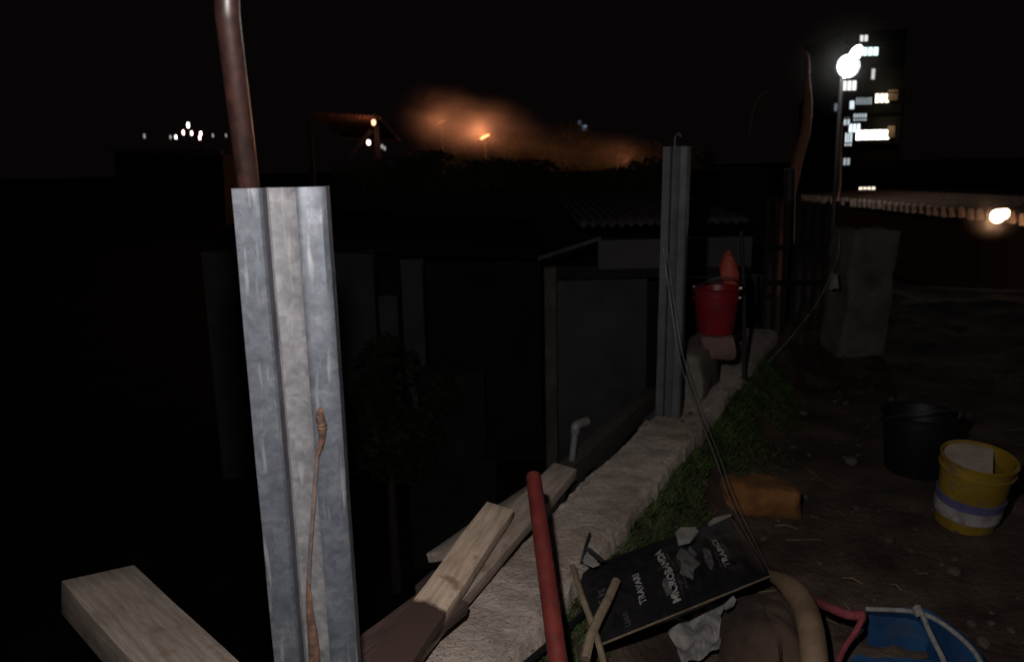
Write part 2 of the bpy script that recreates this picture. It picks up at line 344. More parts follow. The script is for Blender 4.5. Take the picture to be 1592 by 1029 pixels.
# rust coloured bar stuck in the channel
rs = thing('rusty_bar', 'thin crooked rusty bar wedged in the channel of the near post', 'bar', aty(494, 1060, YP - .02))
Yb = YP - .007
pts = [aty(497, 690, Yb), aty(492, 720, Yb + .003), aty(487, 790, Yb + .004), aty(482, 860, Yb + .004), aty(479, 925, Yb + .004)]
under(MB().tube(spline(pts, 8), [.0034 + .0008 * noise.noise((i * .6, 2, 3)) for i in range(33)], 7).build('thin_bar', DKRUST), rs)
pts = [aty(499, 634, Yb - .003), aty(497, 645, Yb - .003), aty(501, 662, Yb - .002), aty(500, 684, Yb), aty(493, 712, Yb + .001)]
under(MB().tube(spline(pts, 8), [.0022 + (.0045 * math.sin(math.pi * (i / 32) ** .8)) * (1 + .5 * noise.noise((i * .9, 7, 1))) for i in range(33)], 9).build('rust_flake', RUSTY), rs)
pts = [aty(479, 900, Yb + .004), aty(482, 950, Yb), aty(488, 1005, Yb - .004), aty(492, 1100, Yb - .008)]
under(MB().tube(spline(pts, 8), [.0028 + .0062 * min(1, i / 17) + .0014 * noise.noise((i * .8, 1, 1)) for i in range(25)], 10).build('lower_bar', RUSTY), rs)

# ---------------------------------------------------------------- timber
def board(name, A, Bp, wid, th, m, label, ext=(0, 0), up=(0, 0, 1), group=None):
    A = Vector(A); Bp = Vector(Bp); dr = (A - Bp).normalized(); A = A + dr * ext[0]; Bp = Bp - dr * ext[1]; L = (A - Bp).length
    b = MB(); b.box((0, 0, 0), (L, wid, th), bev=.004, seg=2)
    for k in range(1, 14):
        bmesh.ops.bisect_plane(b.bm, geom=b.bm.verts[:] + b.bm.edges[:] + b.bm.faces[:], plane_co=(-L / 2 + L * k / 14, 0, 0), plane_no=(1, 0, 0))
    for v in b.bm.verts:
        s = noise.noise((v.co.x * 3, v.co.y * 6, v.co.z * 9 + L)); v.co += Vector((.006 * noise.noise((v.co.y * 40, v.co.z * 40, L)), .006 * s, .003 * s))
    o = b.build(name, m, M=Matrix.Translation((A + Bp) / 2) @ frame(dr, up))
    return tag(o, label, 'plank', group), L
G = 'loose planks lying on the left edge of the wall'
A1, B1 = atz(776, 793, .41), atz(672, 943, .40)
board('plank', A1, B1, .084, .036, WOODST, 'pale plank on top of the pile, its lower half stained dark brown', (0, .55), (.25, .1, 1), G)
A2, B2 = atz(877, 731, .36), atz(703, 927, .35)
board('plank', A2, B2, .084, .04, WOOD, 'pale plank tight against the wall, squared end behind the red pole', (0, .8), (.2, .1, 1), G)
A6, B6 = atz(684, 938, .372), atz(560, 1035, .365)
board('plank', A6, B6, .12, .03, DKBOARD, 'dark brown damp board at the foot of the pale planks', (.03, .4), (.2, .1, 1), G)
A3, B3 = atz(850, 745, .30), atz(676, 866, .30)
board('plank', A3, B3, .055, .03, WOODGR, 'narrow greyed plank crossing beneath the two pale planks', (.1, 0), (-.5, -.2, 1), G)
A4 = atz(152, 914, .385); dirp = (atz(262, 1029, .385) - A4).normalized()
board('plank', A4 + Vector((0, 0, 0)), A4 + dirp * 1.2, .165, .085, WOODGR, 'thick weathered plank laid across the wall at the bottom left corner', up=(.16, .0, 1))
A5, B5 = atz(1008, 622, .12), atz(800, 810, .12)
o, _ = board('timber_beam', A5, B5, .07, .09, DKWOOD, 'dark old beam along the outer face of the wall', (.1, .6)); o['category'] = 'beam'

# ---------------------------------------------------------------- red pole
R0 = Vector((.10, 1.0, .02)); RT = aty(829, 738, 1.88); RB = aty(864, 1000, 1.45)
dd = (RT - RB).normalized()
o = MB().tube([RB - dd * 2.05, RB - dd * .4, RB, RB * .5 + RT * .5, RT - dd * .010, RT - dd * .003, RT], [.0195, .0195, .0195, .0195, .019, .0175, .013], 24).build('red_pole', RED)
tag(o, 'red painted pipe leaning over the wall in front of the planks', 'pole')

# white drain pipe beyond the wall
dp = thing('drain_pipe', 'pale plastic pipe with elbow standing behind the planks', 'pipe', atz(888, 740, -.2))
a, c, e = aty(884, 760, 3.2), aty(894, 672, 3.2), aty(912, 655, 3.25)
under(MB().tube([a - Vector((0, 0, .9)), a, c], .014, 14).build('pipe_body', WPIPE), dp)
under(MB().tube(spline([c, c + Vector((.006, 0, .03)), e], 6), .02, 14).build('elbow', WPIPE), dp)

# ---------------------------------------------------------------- black sack with print
P00, P10, P11, P01 = atz(897, 886, .285), atz(1137, 800, .20), atz(1197, 896, .14), atz(930, 1004, .215)
nb = (P10 - P00).cross(P01 - P00).normalized(); nb = nb if nb.z > 0 else -nb
def bagp(u, v, off=0):
    p = P00 * (1 - u) * (1 - v) + P10 * u * (1 - v) + P11 * u * v + P01 * (1 - u) * v
    w = (math.sin(math.pi * min(1, max(0, u))) * math.sin(math.pi * min(1, max(0, v)))) ** .45 if 0 < u < 1 and 0 < v < 1 else 0
    wr = noise.noise((u * 5, v * 3, 1)) * .010 + noise.noise((u * 16 + v * 6, v * 9, 4)) * .005 + noise.noise((u * 40, v * 22, 8)) * .0015
    return p + nb * (.030 * w + wr * w + off)
sk = thing('black_sack', 'black printed plastic sack lying beside the wall with white lettering', 'sack', (P00 + P11) / 2 - nb * .09)
b = MB(); b.grid(lambda u, v: bagp(u, v), 64, 40)
b.grid(lambda u, v: bagp(u, v) - nb * (.002 + .15 * (math.sin(math.pi * u) * math.sin(math.pi * v)) ** .6 if 0 < u < 1 and 0 < v < 1 else .002), 40, 24)
under(b.build('sack_body', BLACKP), sk)
def edge_tube(name, pts, r, m): under(MB().tube(spline(pts, 4), r, 8).build(name, m), sk)
edge_tube('bottom_seam', [bagp(k / 12, 1.0, .002 + .004 * noise.noise((k, 2, 2))) for k in range(13)], [.003 + .0015 * noise.noise((k, 1, 5)) for k in range(49)], TANC)
edge_tube('side_seam', [bagp(1.0, k / 8, .001) for k in range(9)], .003, BLACKP)
edge_tube('side_seam', [bagp(0, k / 8, .001) for k in range(9)], .003, BLACKP)
def text_on(txt, u0, v0, wu, hv, m, name='lettering', bold=0):
    # letters run from the lower edge of the sack up to its top edge, heads towards its left end
    cu = bpy.data.curves.new('t', 'FONT'); cu.body = txt; cu.size = 1; cu.offset = bold; cu.resolution_u = 2
    to = bpy.data.objects.new('t', cu); C.objects.link(to); dg = bpy.context.evaluated_depsgraph_get(); dg.update()
    me = bpy.data.meshes.new_from_object(to.evaluated_get(dg)); bpy.data.objects.remove(to)
    xs = [v.co.x for v in me.vertices]; ys = [v.co.y for v in me.vertices]; x0, x1, y0, y1 = min(xs), max(xs), min(ys), max(ys)
    bm = bmesh.new(); bm.from_mesh(me); bmesh.ops.triangulate(bm, faces=bm.faces[:]); bmesh.ops.subdivide_edges(bm, edges=bm.edges[:], cuts=1)
    for v in bm.verts:
        a = (v.co.x - x0) / (x1 - x0); h = (v.co.y - y0) / (y1 - y0)
        v.co = bagp(u0 + wu * (1 - h), v0 - hv * a, .0022)
    bm.to_mesh(me); bm.free(); me.materials.clear(); me.materials.append(m)
    o = bpy.data.objects.new(name, me); link(o); under(o, sk)
def blot(pts, m, name='emblem'):
    b = MB(); c = (sum(p[0] for p in pts) / len(pts), sum(p[1] for p in pts) / len(pts)); n = len(pts); V = [bagp(c[0], c[1], .0026)]
    for k in range(1, 4): V += [bagp(c[0] + (x - c[0]) * k / 3, c[1] + (y - c[1]) * k / 3, .0026) for x, y in pts]
    F = [(0, 1 + i, 1 + (i + 1) % n) for i in range(n)]
    for k in range(2): F += [(1 + k * n + i, 1 + (k + 1) * n + i, 1 + (k + 1) * n + (i + 1) % n, 1 + k * n + (i + 1) % n) for i in range(n)]
    b.mesh(V, F); under(b.build(name, m), sk)
text_on('TRAPICI', .735, .74, .044, .40, PRINT, bold=.03)
text_on('ENVASADO', .79, .62, .020, .28, PRINTD)
text_on('CALIDAD', .71, .72, .016, .24, PRINTD)
text_on('MICROBANDA', .39, .90, .046, .70, PRINT, bold=.04)
text_on('negro intenso', .443, .84, .026, .56, PRINTD)
text_on('para color', .474, .80, .020, .42, PRINTD)
text_on('TRAVARI', .225, .78, .036, .36, PRINT, bold=.02)
text_on('25 kg', .045, .62, .045, .22, PRINTD)
text_on('tono', .13, .95, .03, .16, PRINTD)
random.seed(3)
PRINTM = mat('dull_print', (.009, .009, .009), (.11, .108, .105), 45, rough=.6, bump=0, lo=.3, hi=.6)
blot([(.47, .62), (.50, .36), (.545, .28), (.57, .36), (.60, .30), (.61, .46), (.585, .50), (.60, .60), (.55, .64), (.53, .74)], PRINTM)
blot([(.36, .66), (.375, .60), (.40, .62), (.405, .78), (.37, .80)], PRINTD)
blot([(.63, .60), (.66, .40), (.69, .48), (.68, .66), (.65, .72)], PRINTD)
# pale torn flaps at its top edge
def flap(pts2, z, name, m):
    V = [atz(x, y, z) for x, y in pts2]; n = len(V); b = MB()
    b.mesh([p + Vector((0, 0, .004 * math.sin(i * 2.1))) for i, p in enumerate(V)] + [p - Vector((0, 0, .004)) for p in V], [tuple(range(n)), tuple(range(2 * n - 1, n - 1, -1))] + [(i, (i + 1) % n, n + (i + 1) % n, n + i) for i in range(n)])
    return b.build(name, m)
under(flap([(1050, 827), (1058, 821), (1082, 817), (1086, 826), (1072, 842), (1055, 846)], .290, 'torn_flap', PALE), sk)
under(flap([(1101, 812), (1110, 806), (1136, 797), (1137, 800), (1120, 808), (1102, 816)], .252, 'torn_flap', PALE), sk)
under(flap([(1124, 940), (1140, 927), (1145, 930), (1141, 940), (1128, 946)], .19, 'torn_flap', PALE), sk)

# splinters lying on the sack
def stick(pts2, z, r, label, m=TANC):
    pts = [atz(x, y, zz) for (x, y), zz in zip(pts2, z)]
    o = MB().tube(spline(pts, 6), [r * (1 + .15 * noise.noise((i * .7, 3, r * 99))) for i in range((len(pts) - 1) * 6 + 1)], 7).build('wood_splinter', m); tag(o, label, 'stick', 'splinters on the black sack')
stick([(890, 880), (904, 925), (920, 968), (934, 1012), (942, 1045)], [.315, .30, .275, .25, .235], .0085, 'longer thin splinter running down the left edge of the black sack')
stick([(958, 903), (946, 930), (932, 958), (918, 990), (910, 1024)], [.30, .292, .283, .270, .245], .0125, 'thicker short splinter slanting across the black sack corner')

def strand(pts, r, name, label, cat, m, grp=None, n=10):
    o = MB().tube(spline(pts, n), r, 6).build(name, m); return tag(o, label, cat, grp)
# bent black clip and white shard on the wall edge
o = MB().tube(spline([atz(917, 828, .325), atz(911, 845, .33), atz(905, 868, .32), atz(903, 874, .31)], 6), .0035, 6).build('bent_nail', DARKM); tag(o, 'black bent nail on the wall edge above the black sack', 'nail')
o = flap([(905, 868), (911, 862), (927, 872), (932, 876), (922, 880), (908, 874)], .318, 'white_shard', PALE); tag(o, 'small white shard beside the bent nail on the wall', 'shard')
o = flap([(911, 852), (917, 852), (940, 868), (936, 872)], .326, 'dark_strip', DARKM); tag(o, 'small dark strip above the white shard on the wall', 'strip')

for pts_, lab in (([(812, 1036, .26), (860, 995, .25), (905, 955, .22), (925, 930, .20)], 'black cable at the foot of the wall between red pipe and black sack'), ([(1010, 812, .22), (1060, 745, .20), (1102, 690, .19), (1138, 640, .18), (1172, 600, .17)], 'black cable lying on the grass strip beyond the black sack')):
    strand([atz(x, y, z) for x, y, z in pts_], .009, 'black_cable', lab, 'cable', BLACKB, 'black cables along the foot of the wall')
# crumpled pale sheet, brown sack, tan hose, ropes, blue tarp bag
def sheet(cor, nu, nv, amp, z, seed):
    cs = [atz(x, y, z) for x, y in cor]
    def fn(u, v):
        p = cs[0] * (1 - u) * (1 - v) + cs[1] * u * (1 - v) + cs[2] * u * v + cs[3] * (1 - u) * v
        return p + Vector((.02 * noise.noise((v * 4, seed, 0)), .02 * noise.noise((u * 4, seed, 2)), amp * noise.noise((u * 3, v * 3, seed)) + amp * .4 * abs(noise.noise((u * 9, v * 9, seed)))))
    return MB().grid(fn, nu, nv)
o = sheet([(1035, 960), (1128, 930), (1118, 1010), (1060, 1035)], 24, 24, .035, .05, 4).build('plastic_sheet', PALE); tag(o, 'crumpled pale plastic sheet under the front edge of the black sack', 'sheet')
cc = atz(1185, 1000, .06)
b = MB()
def sackf(u, v):
    a = 2 * math.pi * u; h = v; r = (.16 + .02 * noise.noise((math.cos(a) * 2, math.sin(a) * 2, h * 3))) * (max(0, math.cos(h * math.pi / 2)) ** .5)
    fold_ = (-.05 * math.exp(-((a - 4.9) / .22) ** 2) + .010 * math.cos(9 * a + 3 * h)) * (1 - h)
    return Vector((cc.x + (r + fold_) * math.cos(a) * .72, cc.y + (r + fold_) * math.sin(a), -.03 + .2 * math.sin(h * math.pi / 2) + .01 * noise.noise((a * 2, h * 5, 2))))
b.grid(sackf, 48, 16); o = b.build('cloth_sack', BROWN); tag(o, 'slumped brown cloth sack inside the bend of the tan hose', 'sack')
hp = [atz(1196, 893, .10), atz(1222, 908, .15), atz(1246, 935, .17), atz(1260, 975, .17), atz(1266, 1029, .14), atz(1268, 1080, .06)]
o = MB().tube(spline(hp, 12), [.014 + .021 * min(1, i / 18) for i in range(61)], 18).build('tan_hose', TAN); tag(o, 'thick tan hose arching over the ground beside the brown sack', 'hose')

bt = thing('tarpaulin_bag', 'open blue tarpaulin bag with white corded rim, bottom right', 'bag', atz(1400, 1010, 0))
zr = .16
Rm = [atz(1283, 950, zr), atz(1345, 948, zr), atz(1432, 955, zr), atz(1492, 992, zr), atz(1528, 1040, zr), atz(1535, 1120, zr)]
In = [atz(1290, 972, .05), atz(1343, 974, .06), atz(1424, 984, .07), atz(1440, 1010, .05), atz(1452, 1050, .04), atz(1450, 1130, .04)]
def ribbon(P, Q, i0, i1, m, name, n=8):
    A = spline(P, 4)[i0:i1 + 1]; Bq = spline(Q, 4)[i0:i1 + 1]; b = MB(); k = len(A) - 1
    b.grid(lambda u, v: A[round(u * k)].lerp(Bq[round(u * k)], v) + Vector((0, 0, .010 * noise.noise((u * 6, v * 3, i0)))), k, n); return under(b.build(name, m), bt)
ribbon(Rm, In, 4, 8, BLUE, 'back_panel'); ribbon(Rm, In, 8, 20, BLUE, 'side_panel')
out = [p + Vector((.02, .02, 0)) for p in Rm]; base = [Vector((p.x + .02, p.y + .01, -.01)) for p in Rm]
ribbon(out, base, 4, 20, BLUE, 'outer_panel')
fb = [atz(1325, 1018, .05), atz(1395, 1022, .05), atz(1455, 1024, .05)]; fb2 = [atz(1310, 1050, .02), atz(1390, 1056, .02), atz(1455, 1060, .02)]
ribbon(fb, fb2, 0, 8, BLUE, 'front_panel')
under(MB().tube(spline([p + Vector((0, 0, .004)) for p in Rm[1:]], 8), .0065, 8).build('corded_rim', CORDW), bt)
under(MB().tube(spline([Rm[2] + Vector((0, 0, .006)), atz(1450, 992, .14), atz(1468, 1029, .12), atz(1480, 1080, .09)], 8), .007, 8).build('draw_cord', CORDW), bt)
kn = MB(); bmesh.ops.create_icosphere(kn.bm, subdivisions=2, radius=.016)
for v in kn.bm.verts: v.co += Vector(noise.noise_vector(v.co * 60)) * .008
under(kn.build('knot', CORDW, loc=Rm[2] + Vector((-.01, 0, .01))), bt)
soil = MB(); soil.grid(lambda u, v: atz(1285, 965, .035).lerp(atz(1440, 985, .035), u).lerp(atz(1280, 1100, .035).lerp(atz(1450, 1100, .035), u), v) + Vector((0, 0, .02 * noise.noise((u * 5, v * 5, 1)))), 20, 20)
under(soil.build('soil_fill', DIRT), bt)
o = MB().tube(spline([atz(1262, 932, .10), atz(1290, 944, .15), atz(1318, 955, .16), atz(1346, 956, .172)], 8), .013, 10).build('pink_rope', PINK); tag(o, 'short red pink rope leading from the hose to the blue bag', 'rope', 'pink ropes by the blue bag')
o = MB().tube(spline([atz(1342, 960, .172), atz(1328, 985, .13), atz(1310, 1012, .10), atz(1296, 1050, .08)], 8), .008, 10).build('pink_rope', PINK); tag(o, 'thin pink rope hanging down inside the blue bag', 'rope', 'pink ropes by the blue bag')

# ---------------------------------------------------------------- clay block and buckets
cb = (atz(1125, 795, .02) + atz(1248, 800, .02)) / 2 + Vector((0, .06, .045)); ang = math.atan2(atz(1248, 800, 0).y - atz(1125, 790, 0).y, .3)
b = MB(); b.box((0, 0, 0), (.30, .14, .135), bev=.03, seg=3); bmesh.ops.subdivide_edges(b.bm, edges=b.bm.edges[:], cuts=4, use_grid_fill=True)
for v in b.bm.verts:
    if v.co.x > .05: v.co.z -= (v.co.x - .05) * .12
    v.co += Vector(noise.noise_vector(v.co * 9)) * .022 + Vector(noise.noise_vector(v.co * 28)) * .008
o = b.build('clay_block', CLAY, M=Matrix.Translation(cb) @ Matrix.Rotation(ang, 4, 'Z')); tag(o, 'crumbly orange clay block on the soil beside the grass', 'block')

bc = atz(1501, 822, 0); bc.y += .05; bc.x += .02
def bucket(name, loc, r0, r1, h, m, label, handle=True, tilt=(0, 0, 0)):
    t = thing(name, label, 'bucket', loc); t.rotation_euler = tilt
    b = MB(); b.lathe([(0, 0), (r0 - .01, 0), (r0, .01), (r1, h), (r1 - .006, h), (r0 - .004, .02), (0, .014)], 48); b.build('bucket_body', m, t)
    b = MB(); b.lathe([(r1 - .004, h - .008), (r1 + .007, h - .006), (r1 + .009, h + .002), (r1, h + .006), (r1 - .005, h + .002)], 48); b.build('rim', m, t)
    b = MB(); b.lathe([(r1 - .004, h - .05), (r1 + .005, h - .052), (r1 + .006, h - .044), (r1 - .002, h - .040)], 48); b.build('collar', m, t)
    if handle:
        b = MB(); b.tube([((r1 + .01) * math.cos(a), (r1 + .01) * math.sin(a) * .55 - (r1 * .62) * abs(math.sin(a)), h - .03 - .10 * math.sin(a)) for a in [math.pi + math.pi * k / 20 for k in range(21)]], .003, 6); b.build('handle', DARKM, t)
    return t
yb = bucket('yellow_bucket', bc, .125, .152, .335, YEL, 'yellow plastic bucket with a white and blue label band', False, (.16, .03, 0)); yb.scale = (.83, .83, .86)
b = MB(); b.lathe([(.130, .066), (.1385, .068), (.1425, .125), (.1335, .127)], 48); b.build('label_band', WHITEP, yb)
b = MB(); b.lathe([(.1335, .1275), (.1425, .1275), (.1455, .165), (.136, .167)], 48); b.build('label_print', LILAC, yb)
b = MB(); n = 40; pts = [(.143 * math.cos(a), .143 * math.sin(a)) for a in [math.radians(38 + (262 - 38) * k / n) for k in range(n + 1)]]
b.mesh([(x, y, .330 + .004 * noise.noise((x * 20, y * 20, 1))) for x, y in pts] + [(x, y, .31) for x, y in pts], [tuple(range(n + 1)), tuple(range(2 * n + 1, n, -1))] + [(i, i + 1, n + 2 + i, n + 1 + i) for i in range(n)] + [(n, 0, n + 1, 2 * n + 1)])
b.build('plaster_crust', PLAST, yb, smooth=False)
b = MB(); b.lathe([(0, .27), (.146, .27)], 40); b.build('contents', YEL, yb)
kb = atz(1452, 752, 0); kb.y += .16
bucket('black_bucket', kb, .13, .155, .27, BLACKB, 'black bucket standing in the dark behind the yellow bucket', True)

# ---------------------------------------------------------------- red bucket and orange red bag behind the second post
Yr = 3.78
rbk = aty(1112, 517, Yr); rtop = aty(1112, 448, Yr)
t = bucket('red_bucket', rbk, .088, .108, rtop.z - rbk.z, REDB, 'red plastic bucket on the wall just beyond the second post', True)
b = MB(); b.box((0, 0, 0), (.17, .17, .12), bev=.03, seg=2); bmesh.ops.subdivide_edges(b.bm, edges=b.bm.edges[:], cuts=2, use_grid_fill=True)
for v in b.bm.verts: v.co += Vector(noise.noise_vector(v.co * 14)) * .014
o = b.build('mortar_lump', PINKST, loc=rbk + Vector((0, 0, -.062))); tag(o, 'mortar lump under the red bucket, red bounce coloured in', 'block')
pole_b = aty(1158, 560, 4.0); pole_t = aty(1152, 372, 4.0)
o = MB().tube([pole_b - Vector((0, 0, .1)), pole_b.lerp(pole_t, .5) + Vector((.006, 0, 0)), pole_t + Vector((0, 0, .04))], [.012, .011, .010], 12).build('dark_stake', DARKV); tag(o, 'dark upright stake beside the red bucket', 'stake')
b = MB(); bmesh.ops.create_uvsphere(b.bm, u_segments=24, v_segments=18, radius=1)
for v in b.bm.verts:
    c = v.co.copy(); k = 1 - .28 * c.z * (1 if c.z > 0 else .4)
    v.co = Vector((c.x * .046 * k + .012 * c.z * -1, c.y * .04 * k, c.z * .105)) + Vector(noise.noise_vector(c * 2.5)) * .009
o = b.build('hanging_bag', ORED, loc=aty(1134, 422, 3.95)); tag(o, 'orange red plastic bag hanging on the dark stake', 'bag')

# ---------------------------------------------------------------- wires and strings
w1 = [aty(1031, 385, 3.30), aty(1040, 450, 3.26), aty(1052, 530, 3.2), aty(1064, 585, 3.12), aty(1086, 645, 2.98), aty(1108, 700, 2.85), aty(1133, 770, 2.7), atz(1163, 835, .14), atz(1196, 893, .09)]
strand(w1, .0022, 'hanging_wire', 'grey wire pair slack from the second post to the tan hose, nearer strand', 'wire', WIRE, 'slack wires off the second post')
strand([p + Vector((.014, 0, .006)) for p in w1[:-1]] + [w1[-1] + Vector((.004, 0, .004))], .0014, 'hanging_wire', 'thinner strand of the slack wire pair, on the right side', 'wire', WIRE, 'slack wires off the second post')
strand([aty(1187, 573, 4.55), aty(1202, 555, 4.6), aty(1240, 512, 4.8), aty(1272, 468, 5.0), aty(1292, 425, 5.15), aty(1303, 398, 5.3), aty(1306, 360, 5.4)], .002, 'sagging_string', 'thin pale string sagging up towards the concrete pillar', 'string', CABLE)
b = MB(); b.box((0, 0, 0), (.045, .03, .10), bev=.01, seg=2); bmesh.ops.subdivide_edges(b.bm, edges=b.bm.edges[:], cuts=2)
for v in b.bm.verts: v.co += Vector(noise.noise_vector(v.co * 30)) * .016
o = b.build('white_rag', PALE, loc=aty(1297, 437, 5.15)); tag(o, 'scrap of pale rag knotted on the sagging string', 'rag')

# ---------------------------------------------------------------- concrete pillar and dark railing at the end of the yard
pl = atz(1336, 556, 0); pl.y += .15
t = thing('concrete_pillar', 'short rough concrete pillar with a dark round stain in the yard', 'pillar', (pl.x, pl.y, -.03)); t.rotation_euler = (0, .06, .1)
def pil_extra(N, L, tc, mp, col, p):
    d = N.new('ShaderNodeVectorMath'); d.operation = 'DISTANCE'; d.inputs[1].default_value = (.0, -.16, .12); L.new(tc.outputs['Object'], d.inputs[0])
    q = N.new('ShaderNodeMapRange'); q.inputs[1].default_value = .03; q.inputs[2].default_value = .10; q.inputs[3].default_value = .8; q.inputs[4].default_value = 0; L.new(d.outputs['Value'], q.inputs[0])
    return mixnode(N, L, q.outputs[0], col, (.05, .04, .035))
PILM = mat('stained_concrete', (.08, .07, .058), (.15, .132, .11), 5, rough=.95, bump=.6, extra=pil_extra)
b = MB(); b.box((0, 0, 0), (.34, .30, .92), bev=.02, seg=2); bmesh.ops.subdivide_edges(b.bm, edges=b.bm.edges[:], cuts=5, use_grid_fill=True)
for v in b.bm.verts: v.co += Vector(noise.noise_vector(v.co * 5)) * .03
b.build('pillar_body', PILM, t, loc=(0, 0, .46))
b = MB(); b.box((0, 0, 0), (.06, .04, .02), bev=.005); o = b.build('metal_scrap', CABLE, M=Matrix.Translation(atz(1352, 549, .02)) @ Matrix.Rotation(.7, 4, 'Y')); tag(o, 'small shiny metal scrap at the foot of the concrete pillar', 'scrap')

rl = thing('metal_railing', 'dark metal railing between the wall end and the concrete pillar', 'railing', atz(1250, 560, 0))
ra, rb2 = aty(1186, 500, 6.3), aty(1305, 505, 6.6)
for k in range(9):
    p = ra.lerp(rb2, k / 8); q = aty(1186 + 119 * k / 8, 352, p.y)
    under(MB().box((p.x, p.y, (q.z - .4) / 2 + .2), (.03, .03, q.z + .2 - .2 + .4), bev=.003).build('upright', DARKV), rl)
for yy in (385, 440):
    p, q = aty(1186, yy, 6.26), aty(1305, yy - 1, 6.56); under(MB().tube([p, q], .022, 8).build('rail', DARKV), rl)
o = MB().tube([aty(1222, 560, 7.6) - Vector((0, 0, .4)), aty(1226, 380, 7.6), aty(1228, 262, 7.6)], [.055, .052, .05], 12).build('dark_post', mat('bluish_dark_paint', (.03, .034, .044), (.05, .056, .07), 6, rough=.6)); tag(o, 'thick dark post behind the railing under the slanting pole', 'post')

# ---------------------------------------------------------------- hut on the neighbour's side
H1 = 7.0
hut = thing('plastered_hut', 'small dim plastered hut with corrugated eave behind the second post', 'hut', (1.0, H1, -2.3))
def quadbox(p0, p1, Y, dep, name, m, parent, z0=None):
    a = aty(p0[0], p0[1], Y); c = aty(p1[0], p1[1], Y); zb = c.z if z0 is None else z0
    o = MB().box(((a.x + c.x) / 2, Y + dep / 2, (a.z + zb) / 2), (abs(c.x - a.x), dep, abs(a.z - zb))).build(name, m, smooth=False); return under(o, parent)
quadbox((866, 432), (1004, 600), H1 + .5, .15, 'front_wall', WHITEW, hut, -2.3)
quadbox((1004, 440), (1060, 600), H1 + .52, .06, 'door', DARKV, hut, -2.3)
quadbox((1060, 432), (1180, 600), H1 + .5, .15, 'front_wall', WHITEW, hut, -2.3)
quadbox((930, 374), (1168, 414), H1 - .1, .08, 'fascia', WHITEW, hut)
quadbox((846, 416), (866, 600), H1 - .05, .11, 'porch_post', CONC2, hut, -2.3)
quadbox((846, 415), (1168, 428), H1 - .02, .10, 'shadow_band', DARKW, hut)  # dark strip painted for the band of shadow below the fascia
a, c = aty(836, 402, H1 - .1), aty(934, 370, H1 - .1)
under(MB().box((a + c) / 2, ((c - a).length, .05, .03), frame(c - a, (0, 0, 1))).build('rake_board', OLDZ), hut)
e0, e1 = aty(900, 352, H1 - .35), aty(1168, 345, H1 - .35)
b = MB(); L = (e1 - e0).length; n = int(L / .076) * 8
def corr(u, v): p = e0.lerp(e1, u); return p + Vector((0, v * 3.2, v * .10 + .016 * math.cos(2 * math.pi * u * n / 8)))
b.grid(corr, n, 6)
rf = under(b.build('corrugated_roof', OLDZ), hut); rf.modifiers.new('thick', 'SOLIDIFY').thickness = .006

# pale house far left in the dark
ph = thing('pale_house', 'pale low house wall with a dark window, in the dark beyond the near post', 'house', (-2.6, 9.2, -2.3))
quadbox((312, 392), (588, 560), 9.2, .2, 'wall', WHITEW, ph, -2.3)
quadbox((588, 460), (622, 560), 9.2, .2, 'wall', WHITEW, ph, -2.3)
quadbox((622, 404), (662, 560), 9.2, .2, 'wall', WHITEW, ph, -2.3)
quadbox((588, 400), (622, 460), 9.32, .05, 'window', DARKV, ph)
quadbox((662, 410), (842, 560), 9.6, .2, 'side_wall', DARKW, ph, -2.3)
a, c = aty(300, 385, 9.0), aty(845, 403, 9.0)
b = MB(); b.grid(lambda u, v: a.lerp(c, u) + Vector((0, v * 3, v * .22 + .004 * math.cos(u * 2 * math.pi * 60))), 480, 4); rf = under(b.build('roof', DKROOF), ph); rf.modifiers.new('thick', 'SOLIDIFY').thickness = .02
def leaf_cloud(c, rad, n, size, rnd):
    b = MB(); lobes = [(Vector((rnd.gauss(0, .42), rnd.gauss(0, .42), rnd.gauss(.05, .36))), rnd.uniform(.3, .55)) for _ in range(12)]
    for _ in range(n):
        q, lr = rnd.choice(lobes); v = Vector((rnd.gauss(0, 1), rnd.gauss(0, 1), rnd.gauss(0, 1))).normalized() * lr * rnd.random() ** .4 + q
        p = Vector((v.x * rad[0], v.y * rad[1], v.z * rad[2])); s = size * rnd.uniform(.6, 1.4)
        a = Vector((rnd.gauss(0, 1), rnd.gauss(0, 1), rnd.gauss(0, 1))).normalized(); e = a.orthogonal().normalized()
        p += Vector(c); vs = [b.bm.verts.new(p + x) for x in (a * s, e * s * .45, -a * s, -e * s * .45)]; b.bm.faces.new(vs)
    return b
rnd = random.Random(5)
sb = thing('round_bush', 'dark rounded bush in front of the pale house wall', 'bush', aty(602, 700, 6.5))
cb2 = aty(602, 640, 6.5); cb2.z -= .3
under(leaf_cloud(cb2, (.5, .42, .62), 2600, .05, rnd).build('foliage', mat('dark_leaves', (.008, .011, .005), (.024, .03, .012), 3, rough=.7, bump=0)), sb)
under(MB().tube([Vector((cb2.x, cb2.y, -2.3)), cb2], [.05, .03], 8).build('stem', DKWOOD), sb)
b = MB(); b.lathe([(0, 0), (.30, 0), (.31, .03), (.31, .83), (.29, .86), (0, .86)], 32); p = aty(700, 572, 7.2); o = b.build('oil_drum', DARKW, loc=(p.x, p.y, p.z - .86)); tag(o, 'dull grey drum on a dark plinth right of the rounded bush', 'drum')
b = MB(); b.box((0, 0, 0), (.8, .5, 1.55), bev=.01); o = b.build('drum_plinth', DARKW, loc=(p.x, p.y, p.z - .86 - .72)); tag(o, 'dark plinth carrying the grey drum', 'plinth')

